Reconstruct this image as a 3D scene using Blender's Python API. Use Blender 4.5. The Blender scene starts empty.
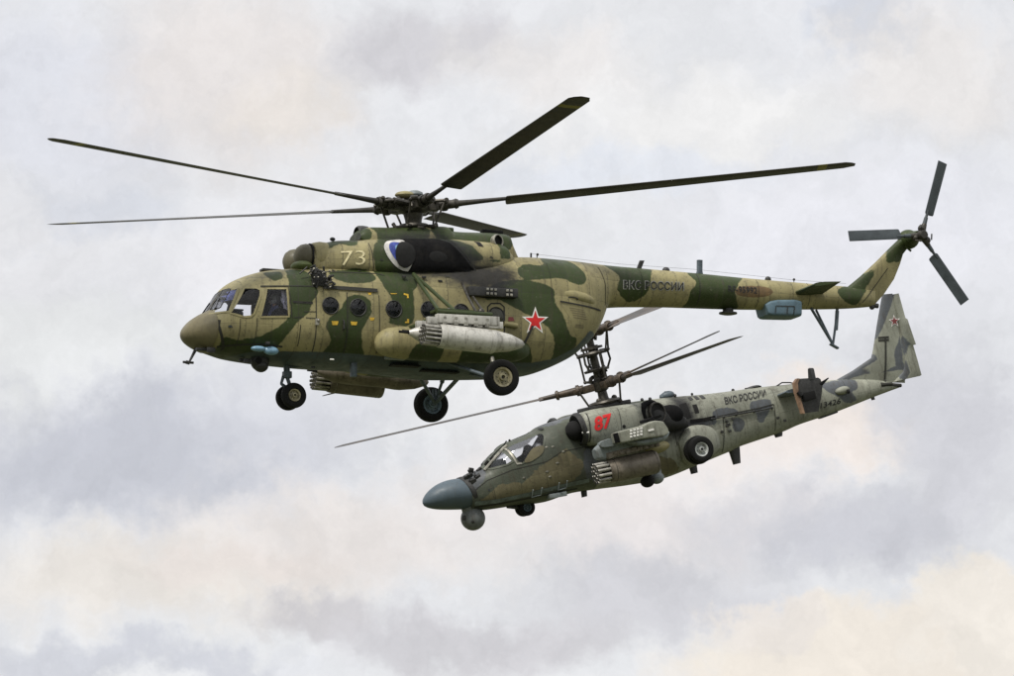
import bpy, bmesh, math, random
import numpy as np
from mathutils import Vector, Matrix, Euler
from mathutils.bvhtree import BVHTree
R = math.radians
random.seed(7)
S = bpy.context.scene
COL = S.collection

# ---------------------------------------------------------------- camera
FOC, ELEV, EYE = 226.0, 9.3, Vector((0, 0, 1.7))
cam = bpy.data.cameras.new('camera'); co = bpy.data.objects.new('camera', cam); COL.objects.link(co)
cam.lens = FOC; cam.sensor_width = 36; cam.clip_start = 0.5; cam.clip_end = 20000
co.location = EYE; co.rotation_euler = (R(90 + ELEV), 0, 0)
S.camera = co
CR = Euler((R(90 + ELEV), 0, 0)).to_matrix()
def ray(px, py):
    k = 36 / 1014 / FOC
    return (CR @ Vector(((px - 507) * k, -(py - 338) * k, -1)))

# ---------------------------------------------------------------- sun, exposure
SUN_EL, SUN_AZ = 54, -148          # azimuth measured from +Y (view direction), clockwise
sd = bpy.data.lights.new('sun', 'SUN'); so = bpy.data.objects.new('sun', sd); COL.objects.link(so)
sd.energy = 3.5; sd.angle = R(10); sd.color = (1.0, 0.95, 0.87)
az = R(SUN_AZ)
sdir = Vector((math.sin(az) * math.cos(R(SUN_EL)), math.cos(az) * math.cos(R(SUN_EL)), math.sin(R(SUN_EL))))
so.rotation_euler = sdir.to_track_quat('Z', 'Y').to_euler(); so.location = (-30, -20, 60)
S.view_settings.view_transform = 'Standard'; S.view_settings.look = 'None'
S.view_settings.exposure = 0.0; S.view_settings.gamma = 1.0; S.view_settings.use_curve_mapping = False
S.render.resolution_x = 1024; S.render.resolution_y = 683

# ---------------------------------------------------------------- node helper
class NT:
    def __init__(s, tree): s.t = tree; s.n = tree.nodes; s.l = tree.links
    def node(s, kind, **kw):
        n = s.n.new(kind)
        for k, v in kw.items():
            if k.startswith('i_'):
                n.inputs[k[2:].replace('_', ' ')].default_value = v
            else: setattr(n, k, v)
        return n
    def link(s, a, b): s.l.new(a, b)
    def _in(s, sock, v):
        if isinstance(v, (int, float)): sock.default_value = v
        elif isinstance(v, (tuple, list, Vector)):
            sock.default_value = tuple(v) if len(v) == len(sock.default_value) else tuple(v) + (1,)
        else: s.l.new(v, sock)
    def math(s, op, a, b=0.0, c=None, clamp=False):
        n = s.n.new('ShaderNodeMath'); n.operation = op; n.use_clamp = clamp
        s._in(n.inputs[0], a); s._in(n.inputs[1], b)
        if c is not None: s._in(n.inputs[2], c)
        return n.outputs[0]
    def vmath(s, op, a, b=(0, 0, 0)):
        n = s.n.new('ShaderNodeVectorMath'); n.operation = op
        s._in(n.inputs[0], a); s._in(n.inputs[1], b)
        return n.outputs['Value'] if op in ('LENGTH', 'DOT_PRODUCT', 'DISTANCE') else n.outputs[0]
    def mapr(s, v, a, b, c=0.0, d=1.0, smooth=False):
        n = s.n.new('ShaderNodeMapRange'); n.clamp = True
        if smooth: n.interpolation_type = 'SMOOTHSTEP'
        for i, x in enumerate((v, a, b, c, d)): s._in(n.inputs[i], x)
        return n.outputs[0]
    def mix(s, f, a, b, mode='MIX'):
        n = s.n.new('ShaderNodeMix'); n.data_type = 'RGBA'; n.blend_type = mode
        s._in(n.inputs[0], f); s._in(n.inputs[6], a); s._in(n.inputs[7], b)
        return n.outputs[2]
    def noise(s, vec, scale, detail=3, rough=.55, dim='3D'):
        n = s.n.new('ShaderNodeTexNoise'); n.noise_dimensions = dim
        s._in(n.inputs['Vector'], vec); n.inputs['Scale'].default_value = scale
        n.inputs['Detail'].default_value = detail; n.inputs['Roughness'].default_value = rough
        return n
    def mapping(s, vec, scale=(1, 1, 1), loc=(0, 0, 0)):
        n = s.n.new('ShaderNodeMapping'); s._in(n.inputs[0], vec)
        n.inputs['Scale'].default_value = scale; n.inputs['Location'].default_value = loc
        return n.outputs[0]

# ---------------------------------------------------------------- world: overcast sky
W = bpy.data.worlds.new('World'); S.world = W; W.use_nodes = True
T = NT(W.node_tree); T.n.clear()
out = T.node('ShaderNodeOutputWorld')
sky = T.node('ShaderNodeTexSky'); sky.sky_type = 'NISHITA'; sky.sun_disc = False
sky.sun_elevation = R(SUN_EL); sky.sun_rotation = R(SUN_AZ)
bg1 = T.node('ShaderNodeBackground'); bg1.inputs[1].default_value = 0.1
T.link(sky.outputs[0], bg1.inputs[0])
tc = T.node('ShaderNodeTexCoord'); gv = tc.outputs['Generated']
# warp the direction so that the cloud edges billow
wn = T.noise(gv, 38, 5, .6); wv = T.vmath('SUBTRACT', wn.outputs['Color'], (.5, .5, .5))
wv = T.vmath('MULTIPLY', wv, (.038, .038, .026)); dv = T.vmath('ADD', gv, wv)
wn2 = T.noise(gv, 140, 4, .65); wv2 = T.vmath('SUBTRACT', wn2.outputs['Color'], (.5, .5, .5))
wv2 = T.vmath('MULTIPLY', wv2, (.014, .014, .012)); dv = T.vmath('ADD', dv, wv2)
LIL, CRM, PNK, WHT = (.56, .55, .61), (.84, .80, .76), (.83, .77, .735), (.85, .852, .868)
f0 = T.mapr(T.noise(gv, 9, 5, .55).outputs[0], .40, .62, smooth=True)
colr = T.mix(f0, WHT, (.80, .802, .825))
def cloud(px, py, rx, ry, col, amt, hard=.3):
    """a patch of cloud at one direction of the sky, rx/ry its half extents in pixels of arc"""
    global colr
    k = 36 / 1014 / FOC
    d = ray(px, py).normalized()
    v = T.vmath('SUBTRACT', dv, tuple(d))
    v = T.vmath('MULTIPLY', v, (1 / (rx * k), 1 / (ry * k * 3), 1 / (ry * k)))
    f = T.mapr(T.vmath('LENGTH', v), 1.15, hard, 0, amt, smooth=True)
    colr = T.mix(f, colr, col)
cloud(60, 100, 150, 100, (0.755, 0.763, 0.820), .8)
cloud(30, 250, 130, 90, (0.815, 0.805, 0.820), .7)
cloud(230, 60, 170, 120, PNK, .75)
cloud(285, 95, 80, 45, (0.820, 0.757, 0.690), .6)
cloud(430, 40, 110, 60, (0.675, 0.655, 0.680), .85)
cloud(100, 200, 80, 40, (0.655, 0.683, 0.760), .5)
cloud(560, 60, 100, 60, (0.880, 0.837, 0.810), .7)
cloud(700, 120, 180, 70, (0.900, 0.885, 0.870), .85)
cloud(860, 20, 70, 26, (0.635, 0.673, 0.760), .7)
cloud(930, 70, 140, 80, (0.870, 0.825, 0.790), .7)
cloud(660, 170, 200, 30, (0.775, 0.813, 0.900), .55)
cloud(850, 240, 220, 90, (0.875, 0.870, 0.920), .75)
cloud(960, 200, 100, 60, (0.835, 0.838, 0.890), .5)
cloud(300, 260, 200, 90, (0.905, 0.885, 0.910), .7)
cloud(60, 340, 200, 50, (0.800, 0.805, 0.790), .6)
cloud(110, 450, 300, 75, (0.585, 0.593, 0.650), .95)
cloud(300, 420, 120, 60, (0.655, 0.658, 0.710), .6)
cloud(540, 400, 170, 60, (0.890, 0.880, 0.880), .7)
cloud(560, 480, 170, 55, (0.880, 0.817, 0.790), .75)
cloud(150, 570, 260, 70, (0.860, 0.807, 0.750), .95)
cloud(340, 530, 200, 70, PNK, .85)
cloud(240, 560, 120, 30, (0.820, 0.737, 0.690), .5)
cloud(640, 520, 200, 60, (0.840, 0.777, 0.760), .75)
cloud(800, 425, 115, 55, (0.920, 0.827, 0.760), .9, .45)
cloud(700, 440, 150, 60, (0.890, 0.827, 0.800), .7)
cloud(960, 440, 110, 150, (0.635, 0.628, 0.670), .8)
cloud(850, 530, 170, 60, (0.615, 0.613, 0.660), .9)
cloud(640, 600, 180, 60, (0.625, 0.613, 0.650), .75)
cloud(330, 610, 110, 30, (0.615, 0.588, 0.610), .75)
cloud(470, 640, 170, 40, (0.635, 0.613, 0.640), .8)
cloud(120, 668, 240, 30, (0.635, 0.643, 0.700), .85)
cloud(900, 685, 260, 80, (0.900, 0.827, 0.740), 1.0, .72)
cloud(990, 625, 75, 62, (0.900, 0.837, 0.760), 1.0, .7)
cloud(770, 632, 75, 36, (0.860, 0.797, 0.740), .9, .65)
fine = T.mapr(T.noise(dv, 75, 6, .62).outputs[0], .25, .75, .88, 1.07)
colr = T.mix(1.0, colr, fine, 'MULTIPLY')
sx = T.node('ShaderNodeSeparateXYZ'); T.link(gv, sx.inputs[0])
up = T.mapr(sx.outputs[2], .24, 1.0, 1.04, 1.7, smooth=True)
lo = T.mapr(sx.outputs[2], -.02, .0, .3, 1.0)
bg2 = T.node('ShaderNodeBackground'); T.link(colr, bg2.inputs[0]); T.link(T.math('MULTIPLY', up, lo), bg2.inputs[1])
mx = T.node('ShaderNodeMixShader'); mx.inputs[0].default_value = .93
T.link(bg1.outputs[0], mx.inputs[1]); T.link(bg2.outputs[0], mx.inputs[2]); T.link(mx.outputs[0], out.inputs[0])

# ---------------------------------------------------------------- frames of the two helicopters
def make_frame(px, py, dist, yaw, pitch, roll):
    """origin seen at photo pixel px,py at depth dist; local x aft, y to starboard (away), z up"""
    o = EYE + ray(px, py) * dist
    m = Matrix.Translation(o) @ Matrix.Rotation(R(yaw), 4, 'Z') @ Matrix.Rotation(R(pitch), 4, 'Y') @ Matrix.Rotation(R(roll), 4, 'X')
    return m
MI = make_frame(413, 300, 150.0, 22, 0, 0)
KA = make_frame(605, 440, 168.0, 20, -16.0, 3.5)
FR = [None, None]
def use(m): FR[0] = m; FR[1] = m.inverted()
def P(px, py, y=0.0):
    """local point on the lengthwise plane at side offset y, measured off the photo"""
    inv = FR[1]; o = inv @ EYE; d = inv.to_3x3() @ ray(px, py)
    t = (y - o.y) / d.y
    return o + d * t
def pxof(v):
    w = FR[0] @ Vector(v) - EYE; c = CR.transposed() @ w
    return (507 + c.x / -c.z * FOC * 1014 / 36, 338 - c.y / -c.z * FOC * 1014 / 36)

# ---------------------------------------------------------------- maths helpers
def catmull(pts, n=6, closed=True):
    p = [np.array(q, float) for q in pts]; L = len(p); outp = []
    rng = range(L) if closed else range(L - 1)
    for i in rng:
        if closed: a, b, c, d = p[(i - 1) % L], p[i], p[(i + 1) % L], p[(i + 2) % L]
        else: a, b, c, d = p[max(i - 1, 0)], p[i], p[i + 1], p[min(i + 2, L - 1)]
        for k in range(n):
            t = k / n
            outp.append(.5 * ((2 * b) + (-a + c) * t + (2 * a - 5 * b + 4 * c - d) * t * t + (-a + 3 * b - 3 * c + d) * t ** 3))
    if not closed: outp.append(p[-1])
    return np.array(outp)
def sdf(poly, X, Z):
    """signed distance to a closed polygon, positive inside"""
    best = np.full(X.shape, 1e9); inside = np.zeros(X.shape, bool); n = len(poly)
    for i in range(n):
        ax, az_ = poly[i]; bx_, bz = poly[(i + 1) % n]
        dx, dz = bx_ - ax, bz - az_; L = dx * dx + dz * dz + 1e-12
        t = np.clip(((X - ax) * dx + (Z - az_) * dz) / L, 0, 1)
        best = np.minimum(best, (X - ax - t * dx) ** 2 + (Z - az_ - t * dz) ** 2)
        c = ((az_ > Z) != (bz > Z)) & (X < dx * (Z - az_) / (dz if abs(dz) > 1e-12 else 1e-12) + ax)
        inside ^= c
    d = np.sqrt(best); return np.where(inside, d, -d)
def poly_loc(pts, y, smooth=True):
    q = [(P(a, b, y).x, P(a, b, y).z) for a, b in pts]
    return catmull(q, 5) if smooth else np.array(q)
def set_attr(o, name, vals):
    me = o.data; a = me.attributes.get(name) or me.attributes.new(name, 'FLOAT', 'POINT')
    a.data.foreach_set('value', np.asarray(vals, np.float32))
def coords(o):
    v = np.empty(len(o.data.vertices) * 3); o.data.vertices.foreach_get('co', v); return v.reshape(-1, 3)
def paint(o, layers):
    """layers: {attr: [(polygon px, y, smooth)]}: real paint borders stored as signed distances on the mesh"""
    v = coords(o)
    for name, polys in layers.items():
        best = np.full(len(v), -1.0)
        for pts, y, sm in polys:
            best = np.maximum(best, sdf(poly_loc(pts, y, sm), v[:, 0], v[:, 2]))
        set_attr(o, name, best)

# ---------------------------------------------------------------- mesh builders
class MB:
    def __init__(s): s.b = bmesh.new()
    def grid(s, rings, close=True, cap=(True, True)):
        vs = [[s.b.verts.new(p) for p in r] for r in rings]
        n = len(vs[0])
        for i in range(len(vs) - 1):
            for j in range(n if close else n - 1):
                k = (j + 1) % n
                s.b.faces.new((vs[i][j], vs[i][k], vs[i + 1][k], vs[i + 1][j]))
        if cap[0]: s.b.faces.new(vs[0][::-1])
        if cap[1]: s.b.faces.new(vs[-1])
        return s
    def tube(s, pts, r, n=10, cap=True):
        pts = [Vector(p) for p in pts]
        rs = r if isinstance(r, (list, tuple)) else [r] * len(pts)
        rings = []; prev = None
        for i, p in enumerate(pts):
            d = (pts[min(i + 1, len(pts) - 1)] - pts[max(i - 1, 0)]).normalized()
            if prev is None:
                a = Vector((0, 0, 1)) if abs(d.z) < .9 else Vector((1, 0, 0)); prev = d.cross(a).normalized()
            u = (prev - d * prev.dot(d)).normalized(); w = d.cross(u); prev = u
            rings.append([p + (u * math.cos(2 * math.pi * k / n) + w * math.sin(2 * math.pi * k / n)) * max(rs[i], 1e-4) for k in range(n)])
        return s.grid(rings, True, (cap, cap))
    def lathe(s, prof, org=(0, 0, 0), axis=(0, 1, 0), n=32, cap=(False, False)):
        ax = Vector(axis).normalized(); a = Vector((0, 0, 1)) if abs(ax.z) < .9 else Vector((1, 0, 0))
        u = ax.cross(a).normalized(); w = ax.cross(u); o = Vector(org)
        return s.grid([[o + ax * h + (u * math.cos(2 * math.pi * k / n) + w * math.sin(2 * math.pi * k / n)) * max(r, 1e-4) for k in range(n)] for r, h in prof], True, cap)
    def box(s, c, size, rot=None, bev=0.0):
        m = Matrix.Translation(Vector(c)) @ ((rot or Matrix.Identity(3)).to_4x4()) @ Matrix.Diagonal((*size, 1))
        g = bmesh.ops.create_cube(s.b, size=1, matrix=m)
        if bev:
            es = list({e for v in g['verts'] for e in v.link_edges})
            bmesh.ops.bevel(s.b, geom=es, offset=bev, segments=2, affect='EDGES', profile=.6)
        return s
    def ball(s, c, r, n=20):
        r = r if isinstance(r, (tuple, list)) else (r, r, r)
        bmesh.ops.create_uvsphere(s.b, u_segments=n, v_segments=n // 2, radius=1, matrix=Matrix.Translation(Vector(c)) @ Matrix.Diagonal((*r, 1)))
        return s
    def prism(s, poly, y0, y1):
        a = [s.b.verts.new((x, y0, z)) for x, z in poly]; b = [s.b.verts.new((x, y1, z)) for x, z in poly]
        n = len(poly); s.b.faces.new(a); s.b.faces.new(b[::-1])
        for i in range(n): s.b.faces.new((a[i], b[i], b[(i + 1) % n], a[(i + 1) % n]))
        return s
    def build(s, name, mat, parent=None, smooth=35, loc=None):
        bmesh.ops.remove_doubles(s.b, verts=s.b.verts, dist=1e-5)
        bmesh.ops.recalc_face_normals(s.b, faces=s.b.faces)
        me = bpy.data.meshes.new(name); s.b.to_mesh(me); s.b.free()
        o = bpy.data.objects.new(name, me); COL.objects.link(o); o.parent = parent
        me.materials.append(mat)
        if smooth:
            me.polygons.foreach_set('use_smooth', [True] * len(me.polygons))
            try: me.set_sharp_from_angle(angle=R(smooth))
            except Exception: pass
        if loc: o.location = loc
        return o
def curve(pts, n=5):
    q = catmull(pts, n, False); return q[:, 0], q[:, 1]
def loft(name, top, bot, wid, mat, parent, expo=((0, 2.5),), zm=.45, step=.06, ring=96, x0=None, x1=None, smooth=True, yc=0.0, yfun=None):
    """body of superellipse sections: top/bot are lists of local (x,z), wid of (x,halfwidth)"""
    if smooth:
        tx, tz = curve(top); bx_, bz = curve(bot); wx, ww = curve(wid)
    else:
        tx, tz = zip(*top); bx_, bz = zip(*bot); wx, ww = zip(*wid)
    ex, ee = zip(*expo)
    a = max(tx[0], bx_[0]) if x0 is None else x0; b = min(tx[-1], bx_[-1]) if x1 is None else x1
    n = max(6, int((b - a) / step)); xs = list(np.linspace(a, b, n + 1))
    xs = sorted(set(xs + [a + .004, a + .012, a + .03, b - .004, b - .012, b - .03]))
    rings = []
    for x in xs:
        t = np.interp(x, tx, tz); bo = np.interp(x, bx_, bz); w = max(np.interp(x, wx, ww), .004)
        if t - bo < .008: t, bo = (t + bo) / 2 + .004, (t + bo) / 2 - .004
        e = np.interp(x, ex, ee); zc = bo + (t - bo) * zm; c = yc if yfun is None else yfun(x)
        r = []
        for k in range(ring):
            th = 2 * math.pi * k / ring; ct, st = math.cos(th), math.sin(th)
            y = w * math.copysign(abs(ct) ** (2 / e), ct); h = (t - zc) if st > 0 else (zc - bo)
            r.append((x, c + y, zc + h * math.copysign(abs(st) ** (2 / e), st)))
        rings.append(r)
    return MB().grid(rings).build(name, mat, parent, smooth=40)
AF = [(0, 0), (.02, .28), (.08, .42), (.2, .5), (.4, .47), (.7, .26), (1, .02)]
def wing(name, secs, mat, parent, mb=None, nrm=None):
    """secs: (LE, TE, thickness) in local space; airfoil sections"""
    rings = []
    sp = (Vector(secs[-1][0]) - Vector(secs[0][0]))
    for le, te, th in secs:
        le, te = Vector(le), Vector(te); c = te - le
        nn = Vector(nrm).normalized() if nrm is not None else c.cross(sp).normalized()
        r = [le + c * u + nn * v * th for u, v in AF] + [le + c * u - nn * v * th for u, v in AF[::-1][:-1]]
        rings.append(r)
    m = mb or MB(); m.grid(rings)
    return m if mb else m.build(name, mat, parent, smooth=50)
def clip_grid(b, step):
    """cut flat geometry into a grid so that it can follow a curved skin"""
    xs = [v.co.x for v in b.verts]; zs = [v.co.z for v in b.verts]
    for lo_, hi, no in ((min(xs), max(xs), (1, 0, 0)), (min(zs), max(zs), (0, 0, 1))):
        k = math.ceil(lo_ / step) * step
        while k < hi:
            p = Vector(no) * k
            bmesh.ops.bisect_plane(b, geom=b.verts[:] + b.edges[:] + b.faces[:], plane_co=p, plane_no=no, dist=1e-6)
            k += step
def bvh_of(*objs):
    vs, fs = [], []
    for o in objs:
        k = len(vs); mw = Matrix.Translation(o.location)
        vs += [mw @ v.co for v in o.data.vertices]; fs += [[k + i for i in p.vertices] for p in o.data.polygons]
    return BVHTree.FromPolygons(vs, fs)
def conform(b, bvh, off, side=-1, maxd=9):
    """press geometry lying in xz onto the skin of the body along y, kept off proud of it"""
    dead = []
    for v in b.verts:
        hit = bvh.ray_cast(Vector((v.co.x, side * 6, v.co.z)), Vector((0, -side, 0)))
        if hit[0] is None: dead.append(v); continue
        n = hit[1] if hit[1].dot(Vector((0, side, 0))) > 0 else -hit[1]
        v.co = hit[0] + n * off
    if dead: bmesh.ops.delete(b, geom=dead, context='VERTS')
def patch(name, pts, y, bvh, mat, parent, off=.006, smooth=True, step=.07, thick=0, holes=None, side=-1, loc=False, sm=40):
    poly = pts if loc else poly_loc(pts, y, smooth)
    m = MB(); b = m.b
    vs = [b.verts.new((x, 0, z)) for x, z in poly]
    f_ = b.faces.new(vs); f_.normal_update(); bmesh.ops.triangulate(b, faces=b.faces[:]); clip_grid(b, step)
    conform(b, bvh, off, side)
    if thick:
        bmesh.ops.recalc_face_normals(b, faces=b.faces); bmesh.ops.solidify(b, geom=b.faces[:], thickness=thick)
    return m.build(name, mat, parent, smooth=sm)
def strip(name, pts, y, w, bvh, mat, parent, off=.008, closed=False, smooth=False, side=-1, mb=None):
    """narrow band following a polyline over the skin"""
    if smooth: q = catmull([(P(a, c, y).x, P(a, c, y).z) for a, c in pts], 6, closed)
    else:
        p0 = [(P(a, c, y).x, P(a, c, y).z) for a, c in pts]
        if closed: p0.append(p0[0])
        q = []
        for i in range(len(p0) - 1):
            a, c = np.array(p0[i]), np.array(p0[i + 1]); k = max(1, int(np.linalg.norm(c - a) / .07))
            q += [a + (c - a) * t / k for t in range(k)]
        q.append(np.array(p0[-1])); q = np.array(q)
        if closed: q = q[:-1]
    m = mb or MB(); b = m.b; L = len(q); tmp = bmesh.new(); vs = []
    for i in range(L):
        a = q[(i - 1) % L] if closed or i else q[i]; c = q[(i + 1) % L] if closed or i < L - 1 else q[i]
        t = c - a; t = t / (np.linalg.norm(t) + 1e-9); n = np.array((-t[1], t[0])) * w / 2
        vs.append((tmp.verts.new((q[i][0] - n[0], 0, q[i][1] - n[1])), tmp.verts.new((q[i][0] + n[0], 0, q[i][1] + n[1]))))
    for i in range(L if closed else L - 1):
        j = (i + 1) % L; tmp.faces.new((vs[i][0], vs[i][1], vs[j][1], vs[j][0]))
    conform(tmp, bvh, off, side)
    me = bpy.data.meshes.new('t'); tmp.to_mesh(me); tmp.free(); b.from_mesh(me); bpy.data.meshes.remove(me)
    return m if mb else m.build(name, mat, parent)
def text(name, s, p0, p1, h_px, y, bvh, mat, parent, off=.012, bold=0.0, shear=0.0):
    """lettering painted on the side: baseline runs from pixel p0 to p1"""
    cu = bpy.data.curves.new('t', 'FONT'); cu.body = s; cu.offset = bold; cu.resolution_u = 3; cu.shear = shear
    to = bpy.data.objects.new('t', cu); COL.objects.link(to); bpy.context.view_layer.update()
    me = bpy.data.meshes.new_from_object(to.evaluated_get(bpy.context.evaluated_depsgraph_get()))
    bpy.data.objects.remove(to)
    a, c = P(*p0, y), P(*p1, y); tp = P(p0[0], p0[1] - h_px, y)
    A = np.array((a.x, a.z)); U = np.array((c.x, c.z)) - A; V = np.array((tp.x, tp.z)) - A
    xs = [v.co.x for v in me.vertices]; ys = [v.co.y for v in me.vertices]
    x0, x1, y0, y1 = min(xs), max(xs), min(ys), max(ys)
    for v in me.vertices:
        u, w = (v.co.x - x0) / (x1 - x0), (v.co.y - y0) / (y1 - y0); q = A + U * u + V * w
        v.co = (q[0], 0, q[1])
    m = MB(); m.b.from_mesh(me); bpy.data.meshes.remove(me)
    bmesh.ops.triangulate(m.b, faces=m.b.faces[:]); clip_grid(m.b, .05); conform(m.b, bvh, off)
    return m.build(name, mat, parent)

# ---------------------------------------------------------------- materials
def mat_new(name):
    m = bpy.data.materials.new(name); m.use_nodes = True; t = NT(m.node_tree); t.n.clear(); return m, t
def paint_mat(name, base, layers=(), rough=.52, hole=False, soot=False, grime=.5, lines=(.62, 0), metal=0.0, edge=.012):
    m, t = mat_new(name)
    o = t.node('ShaderNodeOutputMaterial'); bs = t.node('ShaderNodeBsdfPrincipled')
    oc = t.node('ShaderNodeTexCoord').outputs['Object']
    col = base + (1,) if len(base) == 3 else base
    nz = t.noise(oc, 7, 3).outputs[0]
    cur = None
    cn = t.node('ShaderNodeRGB'); cn.outputs[0].default_value = col; cur = cn.outputs[0]
    for attr, c, amp in layers:
        a = t.node('ShaderNodeAttribute'); a.attribute_name = attr
        v = t.math('ADD', a.outputs['Fac'], t.math('MULTIPLY', t.math('SUBTRACT', nz, .5), amp))
        f = t.mapr(v, -edge, edge); cur = t.mix(f, cur, c)
    # fading, streaks and dirt
    big = t.mapr(t.noise(oc, 1.3, 4).outputs[0], .3, .7, 1 - .22 * grime, 1 + .20 * grime); cur = t.mix(1, cur, big, 'MULTIPLY')
    st = t.mapr(t.noise(t.mapping(oc, (6, 6, .9)), 1.6, 5, .65).outputs[0], .50, .74, 0, .62 * grime)
    cur = t.mix(st, cur, (.055, .045, .032))
    sp = t.mapr(t.noise(oc, 22, 5, .75).outputs[0], .55, .72, 0, .50 * grime); cur = t.mix(sp, cur, (.05, .045, .035))
    pale = t.mapr(t.noise(t.mapping(oc, (1, 1, 1), (7, 3, 2)), 9, 5, .7).outputs[0], .6, .8, 0, .3 * grime); cur = t.mix(pale, cur, (.36, .34, .26))
    if lines[0]:
        s = t.node('ShaderNodeSeparateXYZ'); t.link(oc, s.inputs[0])
        cb_ = t.node('ShaderNodeCombineXYZ')
        t.link(t.math('FLOOR', t.math('ADD', t.math('DIVIDE', t.math('ADD', s.outputs[0], 50.13), lines[0]), .5)), cb_.inputs[0])
        t.link(t.math('FLOOR', t.math('ADD', t.math('DIVIDE', t.math('ADD', s.outputs[2], 50.31), .57), .5)), cb_.inputs[1])
        wn_ = t.node('ShaderNodeTexWhiteNoise'); wn_.noise_dimensions = '2D'; t.link(cb_.outputs[0], wn_.inputs['Vector'])
        cur = t.mix(1, cur, t.mapr(wn_.outputs['Value'], 0, 1, .86, 1.12), 'MULTIPLY')
        fx = t.math('FRACT', t.math('DIVIDE', t.math('ADD', s.outputs[0], 50.13), lines[0]))
        lx = t.math('LESS_THAN', t.math('ABSOLUTE', t.math('SUBTRACT', fx, .5)), .0075 / lines[0])
        fz = t.math('FRACT', t.math('DIVIDE', t.math('ADD', s.outputs[2], 50.31), .57))
        lz = t.math('LESS_THAN', t.math('ABSOLUTE', t.math('SUBTRACT', fz, .5)), .006 / .57)
        ln = t.math('MAXIMUM', lx, t.math('MULTIPLY', lz, .6))
        ln = t.math('MULTIPLY', ln, t.mapr(t.noise(oc, 2.2, 2).outputs[0], .4, .6, .25, .8)); cur = t.mix(ln, cur, (.03, .03, .022))
        # rivet rows
        vx = t.math('FRACT', t.math('MULTIPLY', s.outputs[2], 9)); rx_ = t.math('FRACT', t.math('DIVIDE', t.math('ADD', s.outputs[0], 50.0), lines[0] / 2))
        rv = t.math('MULTIPLY', t.math('LESS_THAN', t.math('ABSOLUTE', t.math('SUBTRACT', vx, .5)), .14),
                    t.math('LESS_THAN', t.math('ABSOLUTE', t.math('SUBTRACT', rx_, .5)), .012 / (lines[0] / 2)))
        cur = t.mix(t.math('MULTIPLY', rv, .45), cur, (.03, .03, .025))
    rg = t.mapr(t.noise(oc, 5, 4).outputs[0], .3, .7, rough - .1, rough + .12)
    if soot:
        a = t.node('ShaderNodeAttribute'); a.attribute_name = 'soot'
        sn = t.noise(t.mapping(oc, (1, 1, 2.2)), 3.5, 5, .62).outputs[0]
        v = t.math('ADD', a.outputs['Fac'], t.math('MULTIPLY', t.math('SUBTRACT', sn, .5), .55))
        f = t.mapr(v, -.40, .12, 0, .96, smooth=True)
        sc = t.mix(t.noise(oc, 12, 5, .7).outputs[0], (.005, .005, .006), (.016, .016, .018)); cur = t.mix(f, cur, sc)
        rg = t.math('ADD', rg, t.math('MULTIPLY', f, .2), clamp=True)
    t._in(bs.inputs['Base Color'], cur); t._in(bs.inputs['Roughness'], rg); bs.inputs['Metallic'].default_value = metal
    bs.inputs['Specular IOR Level'].default_value = .28
    bp = t.node('ShaderNodeBump'); bp.inputs['Strength'].default_value = .4; bp.inputs['Distance'].default_value = .025
    t.link(t.noise(t.mapping(oc, (1.6, 1.6, 1.6)), 2.6, 4).outputs[0], bp.inputs['Height']); t.link(bp.outputs[0], bs.inputs['Normal'])
    last = bs.outputs[0]
    if hole:
        a = t.node('ShaderNodeAttribute'); a.attribute_name = 'hole'
        f = t.math('GREATER_THAN', a.outputs['Fac'], 0.0); tr = t.node('ShaderNodeBsdfTransparent')
        mm = t.node('ShaderNodeMixShader'); t.link(f, mm.inputs[0]); t.link(last, mm.inputs[1]); t.link(tr.outputs[0], mm.inputs[2]); last = mm.outputs[0]
    t.link(last, o.inputs[0]); return m
def plain(name, c, rough=.5, metal=0.0, var=.25, spec=.4, scale=9, tint=None):
    m, t = mat_new(name); o = t.node('ShaderNodeOutputMaterial'); bs = t.node('ShaderNodeBsdfPrincipled')
    oc = t.node('ShaderNodeTexCoord').outputs['Object']
    n = t.noise(oc, scale, 5, .65).outputs[0]
    k = t.mapr(n, .3, .7, 1 - var, 1 + var); cn = t.node('ShaderNodeRGB'); cn.outputs[0].default_value = c + (1,)
    cur = t.mix(1, cn.outputs[0], k, 'MULTIPLY')
    if tint: cur = t.mix(t.mapr(t.noise(oc, scale * .45, 5, .7).outputs[0], .48, .68, 0, .8), cur, tint)
    t._in(bs.inputs['Base Color'], cur); t._in(bs.inputs['Roughness'], t.mapr(n, .3, .7, max(rough - .1, .03), min(rough + .12, 1)))
    bs.inputs['Metallic'].default_value = metal; bs.inputs['Specular IOR Level'].default_value = spec
    t.link(bs.outputs[0], o.inputs[0]); return m
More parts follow.
